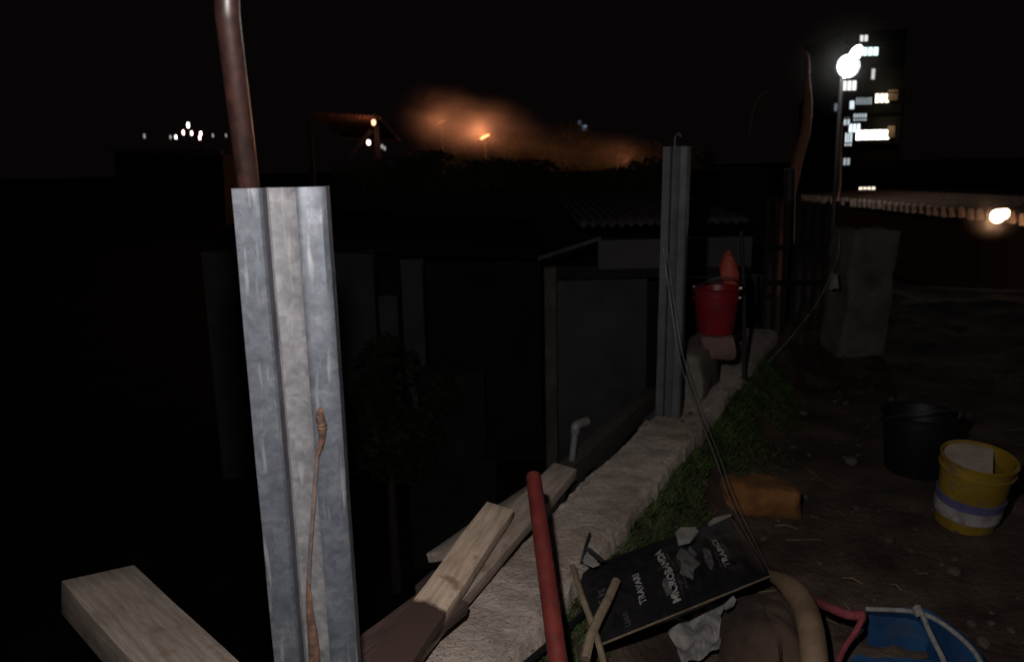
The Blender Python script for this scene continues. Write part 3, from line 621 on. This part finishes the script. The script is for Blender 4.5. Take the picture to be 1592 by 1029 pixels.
# far roof line and lights on the left
fr = thing('distant_roof', 'long low roof edge barely lit under the distant lights at left', 'roof', aty(255, 240, 45))
a, c = aty(172, 231, 45), aty(345, 235, 45)
under(MB().box((a + c) / 2 - Vector((0, 0, .08)), ((c - a).length, .3, .16), frame(c - a, (0, 0, 1))).build('fascia', WHITEW), fr)
under(MB().box((a + c) / 2 + Vector((0, 2, -2.1)), ((c - a).length * .98, 4, 3.8), frame(c - a, (0, 0, 1))).build('wall', DARKW), fr)
LW = glow('white_lamp', (1, .93, .85), 6); LP = glow('pinkish_lamp', (1, .70, .62), 6); LD = glow('dim_lamp', (.9, .85, .8), .35)
far = [(292.5, 195, LW, 1.6, 'brightest white far lamp, topmost of the cluster at left'), (285, 206.5, LP, 1.4, 'pinkish far lamp lower left of the topmost one'), (298, 207.5, LP, 1.3, 'pinkish far lamp right below the topmost one'),
       (312, 208, LP, 1.4, 'upper pinkish lamp of the close pair left of the rusty pipe'), (310.5, 214.5, LP, 1.3, 'lower pinkish lamp of the close pair left of the rusty pipe'), (273.5, 213.5, LW, 1.2, 'small white far lamp left of the pinkish cluster'),
       (265, 213.5, LD, 1.2, 'dim far lamp beside the small white one'), (224.5, 212, LD, 1.4, 'lone dim far lamp at the far left end'), (331, 211, LD, 1.2, 'dim far lamp between the cluster and the rusty pipe'), (351.5, 211, LD, 1.1, 'dim far lamp closest to the rusty pipe')]
for x, y, m, k, lab in far:
    p = aty(x, y, 160); t = thing('street_lamp', lab, 'street lamp', (p.x, p.y, -3), 0, 'distant lamps on the left horizon')
    b = MB(); b.lathe([(0, .36 * k), (.10 * k, .26 * k), (.15 * k, 0), (.11 * k, -.26 * k), (0, -.34 * k)], 12); under(b.build('lamp_globe', m, loc=p), t)
    under(MB().tube([(p.x, p.y, -3), (p.x, p.y, p.z - .3 * k)], .07, 6).build('lamp_post', DARKM), t)

# open shed with corrugated roof, lit orange from below its corner
sh = thing('open_shed', 'open shed with a corrugated roof edge glowing orange beside the rusty pipe', 'shed', aty(586, 300, 22))
a, c = aty(486, 178, 22), aty(592, 184, 22); L = (c - a).length
b = MB(); n = 8 * 17; b.grid(lambda u, v: a.lerp(c, u) + Vector((0, v * 4, -v * .5 + .045 * math.cos(2 * math.pi * 17 * u))), n, 4)
rf = under(b.build('corrugated_roof', TILE), sh); rf.modifiers.new('thick', 'SOLIDIFY').thickness = .03
pp = aty(585, 190, 22.2); under(MB().box((pp.x, pp.y, (pp.z - 3) / 2 ), (.13, .13, pp.z + 3)).build('corner_post', DARKV), sh)
pp2 = aty(480, 188, 22.2); under(MB().box((pp2.x, pp2.y, (pp2.z - 3) / 2), (.13, .13, pp2.z + 3)).build('corner_post', DARKV), sh)
a2, c2 = aty(545, 243, 22.3), aty(578, 203, 22.3); under(MB().tube([a2, c2], .08, 8).build('brace', DARKV), sh)
lp = thing('shed_lamp', 'small orange lamp under the corner of the open shed roof', 'lamp', aty(581, 191, 21.7))
b = MB(); b.lathe([(0, .09), (.05, .06), (.06, 0), (.04, -.06), (0, -.08)], 12); b.build('bulb', glow('orange_bulb', (1, .55, .3), 2.0), lp)
b = MB(); b.tube([(0, 0, .08), (0, .05, .2), (0, .3, .25)], .012, 6); b.build('bracket', DARKM, lp)
l = bpy.data.lights.new('shed_light', 'POINT'); l.energy = 15; l.color = (1, .42, .26); l.shadow_soft_size = .08; lo = link(bpy.data.objects.new('shed_light', l), lp); lo.location = (-.05, -.28, -.02)
for x, y, m, k, lab in [(573, 221, LP, 1.7, 'bright pinkish lamp behind the open shed post'), (594, 228, LD, 1.2, 'dim far lamp right of the open shed post'), (598, 231, LD, 1.1, 'lower dim far lamp right of the open shed post')]:
    p = aty(x, y, 120); t = thing('street_lamp', lab, 'street lamp', (p.x, p.y, -3), 0, 'distant lamps behind the open shed')
    b = MB(); b.lathe([(0, .30 * k), (.12 * k, .2 * k), (.16 * k, 0), (.12 * k, -.2 * k), (0, -.3 * k)], 12); under(b.build('lamp_globe', m, loc=p), t)
    under(MB().tube([(p.x, p.y, -3), (p.x, p.y, p.z - .25 * k)], .06, 6).build('lamp_post', DARKM), t)

# ---------------------------------------------------------------- trees on the slope lit by a sodium lamp, drifting smoke
hillpts = lambda x: -2.5
def tree(x, y, Y, rad, n, label, seed):
    rnd = random.Random(seed); c = aty(x, y, Y); t = thing('leafy_tree', label, 'tree', (c.x, c.y, -2.6), 0, 'trees along the dark slope')
    under(leaf_cloud(c, rad, n, .11, rnd).build('crown', LEAF), t)
    pts = [Vector((c.x + .1, c.y, -2.6)), Vector((c.x - .1, c.y, (c.z - 2.6) / 2)), c]
    b = MB(); b.tube(spline(pts, 4), [.22 - .16 * i / 8 for i in range(9)], 8)
    for k in range(4):
        an = k * 1.7 + seed; b.tube([pts[1].lerp(c, .4 + .1 * k), c + Vector((math.cos(an) * rad[0] * .6, math.sin(an) * rad[1] * .6, rad[2] * .3))], [.07, .02], 6)
    under(b.build('trunk', DKWOOD), t)
for i, (x, y, Y, rx, rz, lab) in enumerate([(690, 262, 62, 3.0, 1.3, 'dark bushy tree below the orange glow, leftmost of the slope trees'), (808, 252, 60, 2.6, 1.2, 'dark tree just right of the orange lamp'), (876, 252, 58, 2.2, 1.1, 'faintly lit tree midway along the slope'),
        (936, 256, 56, 2.0, 1.1, 'reddish lit tree left of the bluish lamp post'), (994, 264, 54, 2.0, 1.1, 'reddish lit tree close left of the second post'), (1062, 272, 52, 1.5, 1.0, 'reddish tree peeking out right of the second post')]):
    tree(x, y, Y, (rx * 1.5, 1.6, rz * 1.5), 4200, lab, 20 + i)
def sodium(x, y, Y, pw, lab, vis, grp='sodium lamps along the dark slope'):
    p = aty(x, y, Y); t = thing('sodium_lamp', lab, 'street lamp', (p.x, p.y, -2.6), 0, grp)
    under(MB().tube([(p.x, p.y + .3, -2.6), (p.x, p.y + .3, p.z + .25), (p.x, p.y, p.z + .12)], .03, 8).build('lamp_post', DARKV), t)
    under(MB().box((0, 0, 0), (.62, .16, .12), Matrix.Rotation(-.45, 4, 'Y'), bev=.03).build('lamp_head', glow('sodium_lens', (1, .5, .25), vis) if vis else DARKV, loc=p), t)
    l = bpy.data.lights.new('sodium_light', 'POINT'); l.energy = pw; l.color = (1, .34, .15); l.shadow_soft_size = .6; lo = link(bpy.data.objects.new('sodium_light', l), t); under(lo, t); lo.location = p + Vector((-.25, -.4, .22))
sodium(754, 213, 50, 720, 'orange sodium street lamp inside the smoky glow', .15)
sm = bpy.data.materials.new('drifting_smoke'); sm.use_nodes = True; nt = sm.node_tree; nt.nodes.clear()
om = nt.nodes.new('ShaderNodeOutputMaterial'); pv = nt.nodes.new('ShaderNodeVolumePrincipled'); nt.links.new(pv.outputs[0], om.inputs['Volume'])
pv.inputs['Color'].default_value = (.9, .85, .8, 1); pv.inputs['Anisotropy'].default_value = .2
tc = nt.nodes.new('ShaderNodeTexCoord'); nz = nt.nodes.new('ShaderNodeTexNoise'); nz.inputs['Scale'].default_value = 1.6; nz.inputs['Detail'].default_value = 3
ln = nt.nodes.new('ShaderNodeVectorMath'); ln.operation = 'LENGTH'; nt.links.new(tc.outputs['Object'], ln.inputs[0]); nt.links.new(tc.outputs['Object'], nz.inputs['Vector'])
fa = nt.nodes.new('ShaderNodeMapRange'); fa.inputs[1].default_value = .05; fa.interpolation_type = 'SMOOTHSTEP'; fa.inputs[2].default_value = 1.0; fa.inputs[3].default_value = 1; fa.inputs[4].default_value = 0; nt.links.new(ln.outputs['Value'], fa.inputs[0])
nr = nt.nodes.new('ShaderNodeMapRange'); nr.inputs[1].default_value = .38; nr.inputs[2].default_value = .68; nr.inputs[3].default_value = .1; nr.inputs[4].default_value = 1; nt.links.new(nz.outputs['Fac'], nr.inputs[0])
mu = nt.nodes.new('ShaderNodeMath'); mu.operation = 'MULTIPLY'; nt.links.new(fa.outputs[0], mu.inputs[0]); nt.links.new(nr.outputs[0], mu.inputs[1])
m3 = nt.nodes.new('ShaderNodeMath'); m3.operation = 'MULTIPLY'; m3.inputs[1].default_value = .075; nt.links.new(mu.outputs[0], m3.inputs[0]); nt.links.new(m3.outputs[0], pv.inputs['Density'])
b = MB(); bmesh.ops.create_icosphere(b.bm, subdivisions=4, radius=1)
o = b.build('smoke', sm); p = aty(738, 196, 49.6); o.location = p; o.scale = (5.4, 4.2, 2.3); o.rotation_euler = (0, .2, 0); tag(o, kind='stuff')
o2 = o.copy(); C.objects.link(o2); o2.location = aty(684, 186, 50.4); o2.scale = (3.2, 3.2, 2.6)
o3 = o.copy(); C.objects.link(o3); o3.location = aty(925, 238, 49.4); o3.scale = (7.5, 3.4, 1.7); o3.rotation_euler = (0, .17, 0)
sodium(686, 190, 51, 150, 'added lamp with unlit head, lighting the smaller smoky patch at left', 0)  # added source with no lit head, there to light the smoke

sodium(975, 250, 50, 75, 'added lamp with unlit head, lighting the trees left of the second post', 0)  # added source with no lit head, there to light the tree band
for i, (x, y, rx, lab) in enumerate([(640, 268, 1.0, 'dark low bush on the boundary line below the smoky glow'), (800, 270, 1.15, 'wider dark bush on the boundary line right of the sodium lamp'), (960, 274, 1.0, 'dark bush on the boundary line just left of the second post')]):
    bu = thing('low_bush', lab, 'bush', aty(x, 330, 12.6), 0, 'bushes along the boundary wall')
    under(leaf_cloud(aty(x, y + 6, 12.6), (rx, .4, .34), 1800, .06, random.Random(40 + i)).build('foliage', LEAF), bu)
    g = aty(x, y + 6, 12.6); under(MB().tube([Vector((g.x, g.y, -2.3)), g], [.05, .02], 6).build('stem', BARK), bu)
a, c = aty(520, 274, 13), aty(1190, 278, 13)
o = MB().box(((a.x + c.x) / 2, 13, (a.z - 2.3) / 2), (c.x - a.x, .2, a.z + 2.3)).build('added_screen_wall', DARKW, smooth=False); tag(o, 'dark added wall covering the lamp-lit ground behind the huts below the trees', 'wall')  # added wall, covers ground that the sodium lamps light up
# bluish distant lamp
for x, y, k, st, lab in [(908, 199, 1.6, .35, 'faint bluish lamp right of the orange glow'), (901, 191, 1.0, .18, 'smaller bluish lamp just above the faint bluish one')]:
    p = aty(x, y, 90); t = thing('street_lamp', lab, 'street lamp', (p.x, p.y, -2.8), 0, 'faint bluish lamps')
    b = MB(); b.lathe([(0, .22 * k), (.16 * k, .16 * k), (.22 * k, 0), (.14 * k, -.16 * k), (0, -.2 * k)], 12); under(b.build('lamp_globe', glow('bluish_lens', (.55, .68, .95), st), loc=p), t)
    under(MB().tube([(p.x, p.y, -2.8), (p.x, p.y, p.z - .15)], .05, 6).build('lamp_post', DARKM), t)

# ---------------------------------------------------------------- tiled roof on the right with its lamp
E0 = Vector((9.95, 15.6, .02)); E1 = Vector((12.0, 33.5, -.38)); ed = (E1 - E0).normalized(); rise = Vector((.985, -.11, .085)).normalized()
th = thing('tiled_house', 'low house with barrel tile roof whose eave is lit orange at right', 'house', (12, 24, -2.6))
nrm = ed.cross(rise).normalized(); nrm = nrm if nrm.z > 0 else -nrm
def tile_mesh(L=.46, r=.145):
    b = MB(); n = 7; ring = lambda x, rr, k: (x, rr * math.cos(math.pi * k / n), rr * 1.05 * math.sin(math.pi * k / n))
    rows = [[b.bm.verts.new(ring(x, rr, k)) for k in range(n + 1)] for x, rr in ((0, r), (L, r * .82), (L, r * .62), (0, r * .66))]
    for i in range(4):
        q, w = rows[i], rows[(i + 1) % 4]
        for k in range(n): b.bm.faces.new((q[k], q[k + 1], w[k + 1], w[k]))
    return b
RM = Matrix(((rise.x, ed.x, nrm.x), (rise.y, ed.y, nrm.y), (rise.z, ed.z, nrm.z))).to_4x4()
t0 = tile_mesh().build('tile', TILE); tme = t0.data; bpy.data.objects.remove(t0)
PITCH_T = .46; NC = int((E1 - E0).length / PITCH_T); rr = random.Random(2)
for c in range(NC):
    for r in range(6):
        pos = E0 + ed * (c * PITCH_T + rr.uniform(-.02, .02)) + rise * (r * .40 + rr.uniform(-.03, .03)) + nrm * (.02 + .012 * (r % 2) + rr.uniform(0, .012))
        M = Matrix.Translation(pos) @ RM @ Matrix.Rotation(rr.uniform(-.04, .04), 4, 'Z') @ Matrix.Rotation(-.03, 4, 'Y')
        o = link(bpy.data.objects.new('tile', tme)); under(o, th); o.matrix_basis = M
pb_ = MB(); nn = 8; arc_ = [(.10 * math.cos(math.pi * k / nn), .24 * math.sin(math.pi * k / nn) - .03) for k in range(nn + 1)]
pb_.mesh([(-.05, y, z) for y, z in arc_] + [(.03, y, z) for y, z in arc_], [tuple(range(nn + 1))] + [(k, k + 1, nn + 2 + k, nn + 1 + k) for k in range(nn)])
g0 = pb_.build('added_rib', LITRIB); pme = g0.data; bpy.data.objects.remove(g0)  # added caps, shaped and paled to read as lit ribs
for c in range(NC):
    M = Matrix.Translation(E0 + ed * (c * PITCH_T + rr.uniform(-.03, .03)) + nrm * rr.uniform(-.01, .02)) @ RM @ Matrix.Rotation(rr.uniform(-.12, .12), 4, 'X')
    o = link(bpy.data.objects.new('added_rib', pme)); under(o, th); o.matrix_basis = M
b = MB(); b.mesh([E0 - ed * .2 - rise * -.06 - nrm * .01, E1 - nrm * .01 + rise * .06, E1 + rise * 3.2 - nrm * .01, E0 - ed * .2 + rise * 3.2 - nrm * .01], [(0, 1, 2, 3)])
o = under(b.build('roof_deck', DKROOF), th); md = o.modifiers.new('thick', 'SOLIDIFY'); md.thickness = .06; md.offset = -1 if True else 0
b = MB(); p0 = E0 + rise * 1.3; p1 = E1 + rise * 1.3
b.mesh([Vector((p0.x, p0.y, -3)), Vector((p1.x, p1.y, -3)), Vector((p1.x, p1.y, p1.z - .14)), Vector((p0.x, p0.y, p0.z - .14)), Vector((p0.x + 3, p0.y, -3)), Vector((p0.x + 3, p0.y, p0.z + .5))], [(0, 1, 2, 3), (0, 4, 5, 3)])
under(b.build('wall', DKROOF, smooth=False), th)
el = aty(1551, 336, 14.6)
lp = thing('eave_lamp', 'glaring warm lamp at the near end of the tiled eave', 'lamp', el)
b = MB(); bmesh.ops.create_icosphere(b.bm, subdivisions=3, radius=.125); b.build('bulb', glow('warm_bulb', (1, .74, .48), 7), lp)
b = MB(); b.box((.0, 0, 0), (.22, .10, .19), bev=.05); b.build('second_bulb', glow('warm_bulb_side', (1, .74, .48), 5), lp, loc=(.12, .02, .035))
b = MB(); b.tube([(0, .03, .04), (.2, .12, .12), (.75, .5, .10)], .02, 6); b.build('arm', DARKV, lp)
l = bpy.data.lights.new('eave_light', 'POINT'); l.energy = 105; l.color = (1, .52, .29); l.shadow_soft_size = .1; lo = link(bpy.data.objects.new('eave_light', l), lp); lo.location = (-.1, -.02, -.14)

# ---------------------------------------------------------------- apartment tower with lit windows
TY = 95
tw = thing('apartment_tower', 'dark apartment tower with scattered lit windows at upper right', 'building', aty(1355, 320, TY))
a, c = aty(1312, 48, TY), aty(1384, 300, TY); bz = -4
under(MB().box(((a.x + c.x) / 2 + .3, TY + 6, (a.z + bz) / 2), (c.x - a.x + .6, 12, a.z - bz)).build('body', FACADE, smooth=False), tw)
TANR = mat('tan_render', (.36, .28, .2), (.48, .38, .27), 1, rough=.9)
a, c = aty(1383.5, 136, TY), aty(1398, 300, TY)
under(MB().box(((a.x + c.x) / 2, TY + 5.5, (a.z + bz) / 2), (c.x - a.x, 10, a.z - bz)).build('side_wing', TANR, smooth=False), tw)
a0, c0 = aty(1313, 50, TY), aty(1383, 300, TY)
for k in range(7):
    zz = a0.z - 1.2 - k * 2.75
    under(MB().box(((a0.x + c0.x) / 2 + .15, TY - .28, zz), (c0.x - a0.x - .1, .5, .16)).build('floor_slab', FACADE, smooth=False), tw)
a, c = aty(1294, 150, TY), aty(1312, 300, TY)
under(MB().box(((a.x + c.x) / 2 - .1, TY + 5.6, (a.z + bz) / 2), (c.x - a.x - .2, 10, a.z - bz)).build('side_wing', FACADE, smooth=False), tw)
cool, neut, warm = (.80, .93, 1.0), (1, .97, .92), (1, .87, .68)
wins = [(1337, 55, 1349, 66, neut, .55, 2), (1341, 74, 1365, 87, (.72, .98, .95), 1.1, 3), (1355, 106, 1360, 124, neut, .35, 1), (1310, 126, 1331, 141, neut, .8, 3), (1361, 144, 1382, 160, warm, 1.5, 3),
        (1331, 152, 1355, 163, cool, .22, 7), (1321, 157, 1328, 170, cool, .6, 1), (1327, 177, 1347, 188, cool, .38, 5), (1312, 183, 1321, 195, cool, .4, 2), (1320, 193, 1337, 206, cool, .95, 3),
        (1314, 207, 1324, 227, cool, .6, 3), (1331, 203, 1382, 217, (1, .96, .86), 3.2, 5), (1311, 246, 1321, 257, cool, .25, 2), (1335, 291, 1360, 305, warm, .9, 4), (1297, 161, 1308, 173, (.7, .8, 1), .10, 2)]
gm = {}
for x0, y0, x1, y1, col, st, n in wins:
    a, c = aty(x0, y0, TY - .06), aty(x1, y1, TY - .06); w, h = c.x - a.x, a.z - c.z; cx, cz = (a.x + c.x) / 2, (a.z + c.z) / 2; fr_ = MB(); t_ = .045
    for (dx, dz, sx, sz) in ((0, h / 2, w + t_, t_), (0, -h / 2, w + t_, t_), (-w / 2, 0, t_, h - t_), (w / 2, 0, t_, h - t_)): fr_.box((cx + dx, TY - .06, cz + dz), (sx, .12, sz))
    for k in range(1, n): fr_.box((cx - w / 2 + w * k / n, TY - .06, cz), (.10, .09, h - t_))
    fo = under(fr_.build('window', DARKM, smooth=False), tw)
    key = (col, st); gm[key] = gm.get(key) or glow('lit_room', col, st * 1.7)
    o = MB().box((cx, TY - .03, cz), (w - t_, .02, h - t_)).build('pane', gm[key], smooth=False); o.parent = fo; o.matrix_parent_inverse = Matrix()
# warm lit balcony beside the brightest window
for (x0, y0, x1, y1) in ((1382, 196, 1391, 214), (1382, 140, 1396, 156)):
    a, c = aty(x0, y0, TY - .5), aty(x1, y1, TY - .5)
    under(MB().box(((a.x + c.x) / 2, TY - .35, (a.z + c.z) / 2), (c.x - a.x, .2, a.z - c.z)).build('balcony', TANR, smooth=False), tw)
    l = bpy.data.lights.new('balcony_light', 'POINT'); l.energy = 26; l.color = (1, .78, .5); l.shadow_soft_size = .2; lo = link(bpy.data.objects.new('balcony_light', l), tw); under(lo, tw); lo.location = Vector((a.x - .3, TY - 1.6, a.z - .2))

# ---------------------------------------------------------------- floodlight on a mast
FY = 24.0
fp = aty(1315, 104, FY); f2 = aty(1330, 84, FY + .1)
ft = thing('floodlight', 'dazzling white floodlight on a mast in front of the tower', 'floodlight', (fp.x, fp.y, -2.6))
def lampdisc(p, r, nm, m, tilt=(-.15, .95, 0)):
    b = MB(); b.lathe([(0, -.01), (r * .6, .0), (r, .03), (r, .06)], 28); o = b.build(nm, m, M=Matrix.Translation(p) @ Vector((0, -1, -.12)).to_track_quat('Z', 'Y').to_matrix().to_4x4()); return under(o, ft)
FG = glow('flood_lens', (.96, 1, .97), 60); FG2 = glow('flood_lens_dim', (.96, 1, .97), 6)
def disc(p, rx, rz, m, name, rot=0):
    b = MB(); n = 28; M = Matrix.Translation(p) @ Matrix.Rotation(rot, 4, 'Y'); fr2 = [M @ Vector((rx * math.cos(2 * math.pi * k / n), 0, rz * math.sin(2 * math.pi * k / n))) for k in range(n)]; bk = [M @ Vector((rx * .9 * math.cos(2 * math.pi * k / n), .05, rz * .9 * math.sin(2 * math.pi * k / n))) for k in range(n)]
    b.mesh(fr2 + bk, [tuple(range(n)), tuple(range(n, 2 * n))] + [(k, (k + 1) % n, n + (k + 1) % n, n + k) for k in range(n)]); return under(b.build(name, m), ft)
disc(fp, .29, .31, FG, 'lens'); disc(f2, .16, .27, FG2, 'side_lens', .6)
under(MB().lathe([(.2, .1), (.33, .30), (.30, .02), (.28, .02), (.18, .1)], 24).build('housing', DARKM, M=Matrix.Translation(fp + Vector((0, .1, 0))) @ Matrix.Rotation(math.radians(90), 4, 'X')), ft)
under(MB().tube([(fp.x + .1, fp.y + .5, -2.6), (fp.x + .1, fp.y + .5, fp.z + .2), (fp.x, fp.y + .22, fp.z)], .06, 10).build('mast', DARKV), ft)
l = bpy.data.lights.new('flood_light', 'POINT'); l.energy = 170; l.color = (.96, 1, .98); l.shadow_soft_size = .3; lo = link(bpy.data.objects.new('flood_light', l), ft); under(lo, ft); lo.location = fp + Vector((-.3, -.55, 0))

# slanting hooked pole and pale mast under the floodlight
SY = 22.0
sp = [aty(1222, 330, SY), aty(1232, 285, SY), aty(1241, 245, SY), aty(1252, 205, SY), aty(1256, 160, SY), aty(1255, 120, SY), aty(1256, 98, SY), aty(1253, 84, SY), aty(1245, 78, SY)]
k9 = [.15, .15, .14, .13, .11, .065, .05, .045, .04]; pts = spline(sp, 8)
o = MB().tube([Vector((sp[0].x - .2, sp[0].y, -2.6))] + pts, [.11] + [k9[min(8, i // 8)] * (1 - (i % 8) / 8) + k9[min(8, i // 8 + 1)] * ((i % 8) / 8) for i in range(len(pts))], 12).build('hooked_pole', mat('weathered_reddish_wood', (.18, .13, .12), (.34, .26, .24), 6, rough=.85)); tag(o, 'slanting wooden pole with a hooked tip left of the floodlight', 'pole')
mp_ = [aty(1297, 318, 14), aty(1303, 300, 14), aty(1305.5, 280, 14), aty(1306, 240, 14), aty(1308, 190, 14)]
o = MB().tube([Vector((mp_[0].x, mp_[0].y, -2.5))] + spline(mp_, 8), .022, 10).build('pale_mast', mat('pale_mast_paint', (.5, .42, .4), (.65, .56, .53), 5, rough=.7)); tag(o, 'thin pale mast bending at its foot, left of the tower', 'mast')
o = MB().tube(spline([aty(1165, 215, 16), aty(1167, 190, 16), aty(1173, 165, 16), aty(1181, 150, 16), aty(1196, 141, 16)], 6), .012, 6).build('curved_wire', WIRE); tag(o, 'thin curved wire in the dark left of the hooked pole', 'wire')
strand([aty(1196, 141, 16), aty(1222, 128, 16.5), aty(1254, 120, 17)], .008, 'service_wire', 'dark thin wire joining the curved wire to the hooked pole', 'wire', DARKM)

# ---------------------------------------------------------------- ground cover
rnd = random.Random(11); b = MB()
for _ in range(34000):
    t = rnd.uniform(.6, 4.9); s = abs(rnd.gauss(.08, .10)) - .04
    if noise.noise((t * 2.4, s * 4, 2)) < -.26 + (s - .14) * 2.2: continue
    p = wl(t, s); q0 = p - P00; e1 = P10 - P00; e2 = P01 - P00
    if -.02 < q0.dot(e1) / e1.length_squared < 1.02 and -.06 < q0.dot(e2) / e2.length_squared < 1.0: continue
    p.z = ground_h(t, s) - .004; h = rnd.uniform(.008, .028); a = rnd.uniform(0, 6.28); w = rnd.uniform(.0015, .0032); d = Vector((math.cos(a), math.sin(a), 0)); ln_ = Vector((rnd.gauss(0, .5), rnd.gauss(0, .5), 0)) * h
    vs = [b.bm.verts.new(x) for x in (p - d * w, p + d * w, p + ln_ * .5 + Vector((0, 0, h * .7)) + d * w * .6, p + ln_ + Vector((0, 0, h)))]; b.bm.faces.new(vs)
tag(b.build('grass', GRASS), kind='stuff')
b = MB()
for _ in range(170):
    t = rnd.uniform(.6, 5.5); s = rnd.uniform(.1, 3.2); p = wl(t, s); p.z = ground_h(t, s) + .004; a = rnd.uniform(0, 6.28); L = rnd.uniform(.015, .075); d = Vector((math.cos(a), math.sin(a), rnd.gauss(0, .08))) * L; e = Vector((-math.sin(a), math.cos(a), 0)) * rnd.uniform(.0008, .0018)
    vs = [b.bm.verts.new(x) for x in (p - d - e, p + d - e, p + d + e + Vector((0, 0, .002)), p - d + e + Vector((0, 0, .002)))]; b.bm.faces.new(vs)
tag(b.build('straw', STRAW), kind='stuff')
b = MB()
for _ in range(700):
    t = rnd.uniform(.4, 6); s = rnd.uniform(.05, 3.4); p = wl(t, s); r = rnd.uniform(.004, .018) * (1 if rnd.random() < .93 else 2); p.z = ground_h(t, s) + r * .3
    x = bmesh.new(); bmesh.ops.create_icosphere(x, subdivisions=1, radius=r)
    for v in x.verts: v.co = Vector((v.co.x * rnd.uniform(.8, 1.2), v.co.y * rnd.uniform(.8, 1.2), v.co.z * .7)) + p
    me = bpy.data.meshes.new('t'); x.to_mesh(me); x.free(); b.bm.from_mesh(me); bpy.data.meshes.remove(me)
tag(b.build('gravel', STONE), kind='stuff')
for i, (x0, y0, x1, y1, lab) in enumerate([(1310, 898, 1342, 908, 'longer dry straw stalk on the soil behind the blue bag'), (1385, 908, 1402, 918, 'short dry straw stalk right of the longer one'), (1205, 817, 1240, 822, 'pale dry stalk below the orange clay block')]):
    a, c = atz(x0, y0, .02), atz(x1, y1, .02); o = MB().tube([a, (a + c) / 2 + Vector((0, 0, .01)), c], [.002, .0035, .0015], 6).build('straw_stalk', STRAW); tag(o, lab, 'straw', 'straw stalks on the soil')

hm = sm.copy(); hm.name = 'floodlight_glare'  # added volume that makes the glare halo around the floodlight
for n_ in hm.node_tree.nodes:
    if n_.type == 'MATH' and not n_.inputs[1].is_linked: n_.inputs[1].default_value = .010
    if n_.type == 'MAP_RANGE' and abs(n_.inputs[1].default_value - .38) < .01: n_.inputs[3].default_value = .6
b = MB(); bmesh.ops.create_icosphere(b.bm, subdivisions=4, radius=1); o = b.build('glare_halo', hm); o.location = fp + Vector((-.3, -.7, 0)); o.scale = (2.0, 1.2, 1.8); tag(o, kind='stuff')

wm = hm.copy(); wm.name = 'lamp_glare'  # added volume for the warm glare halo at the eave bulb
for n_ in wm.node_tree.nodes:
    if n_.type == 'MATH' and not n_.inputs[1].is_linked: n_.inputs[1].default_value = .05
b = MB(); bmesh.ops.create_icosphere(b.bm, subdivisions=4, radius=1); o = b.build('glare_halo', wm); o.location = el + Vector((-.1, -.05, 0)); o.scale = (.62, .45, .5); tag(o, kind='stuff')
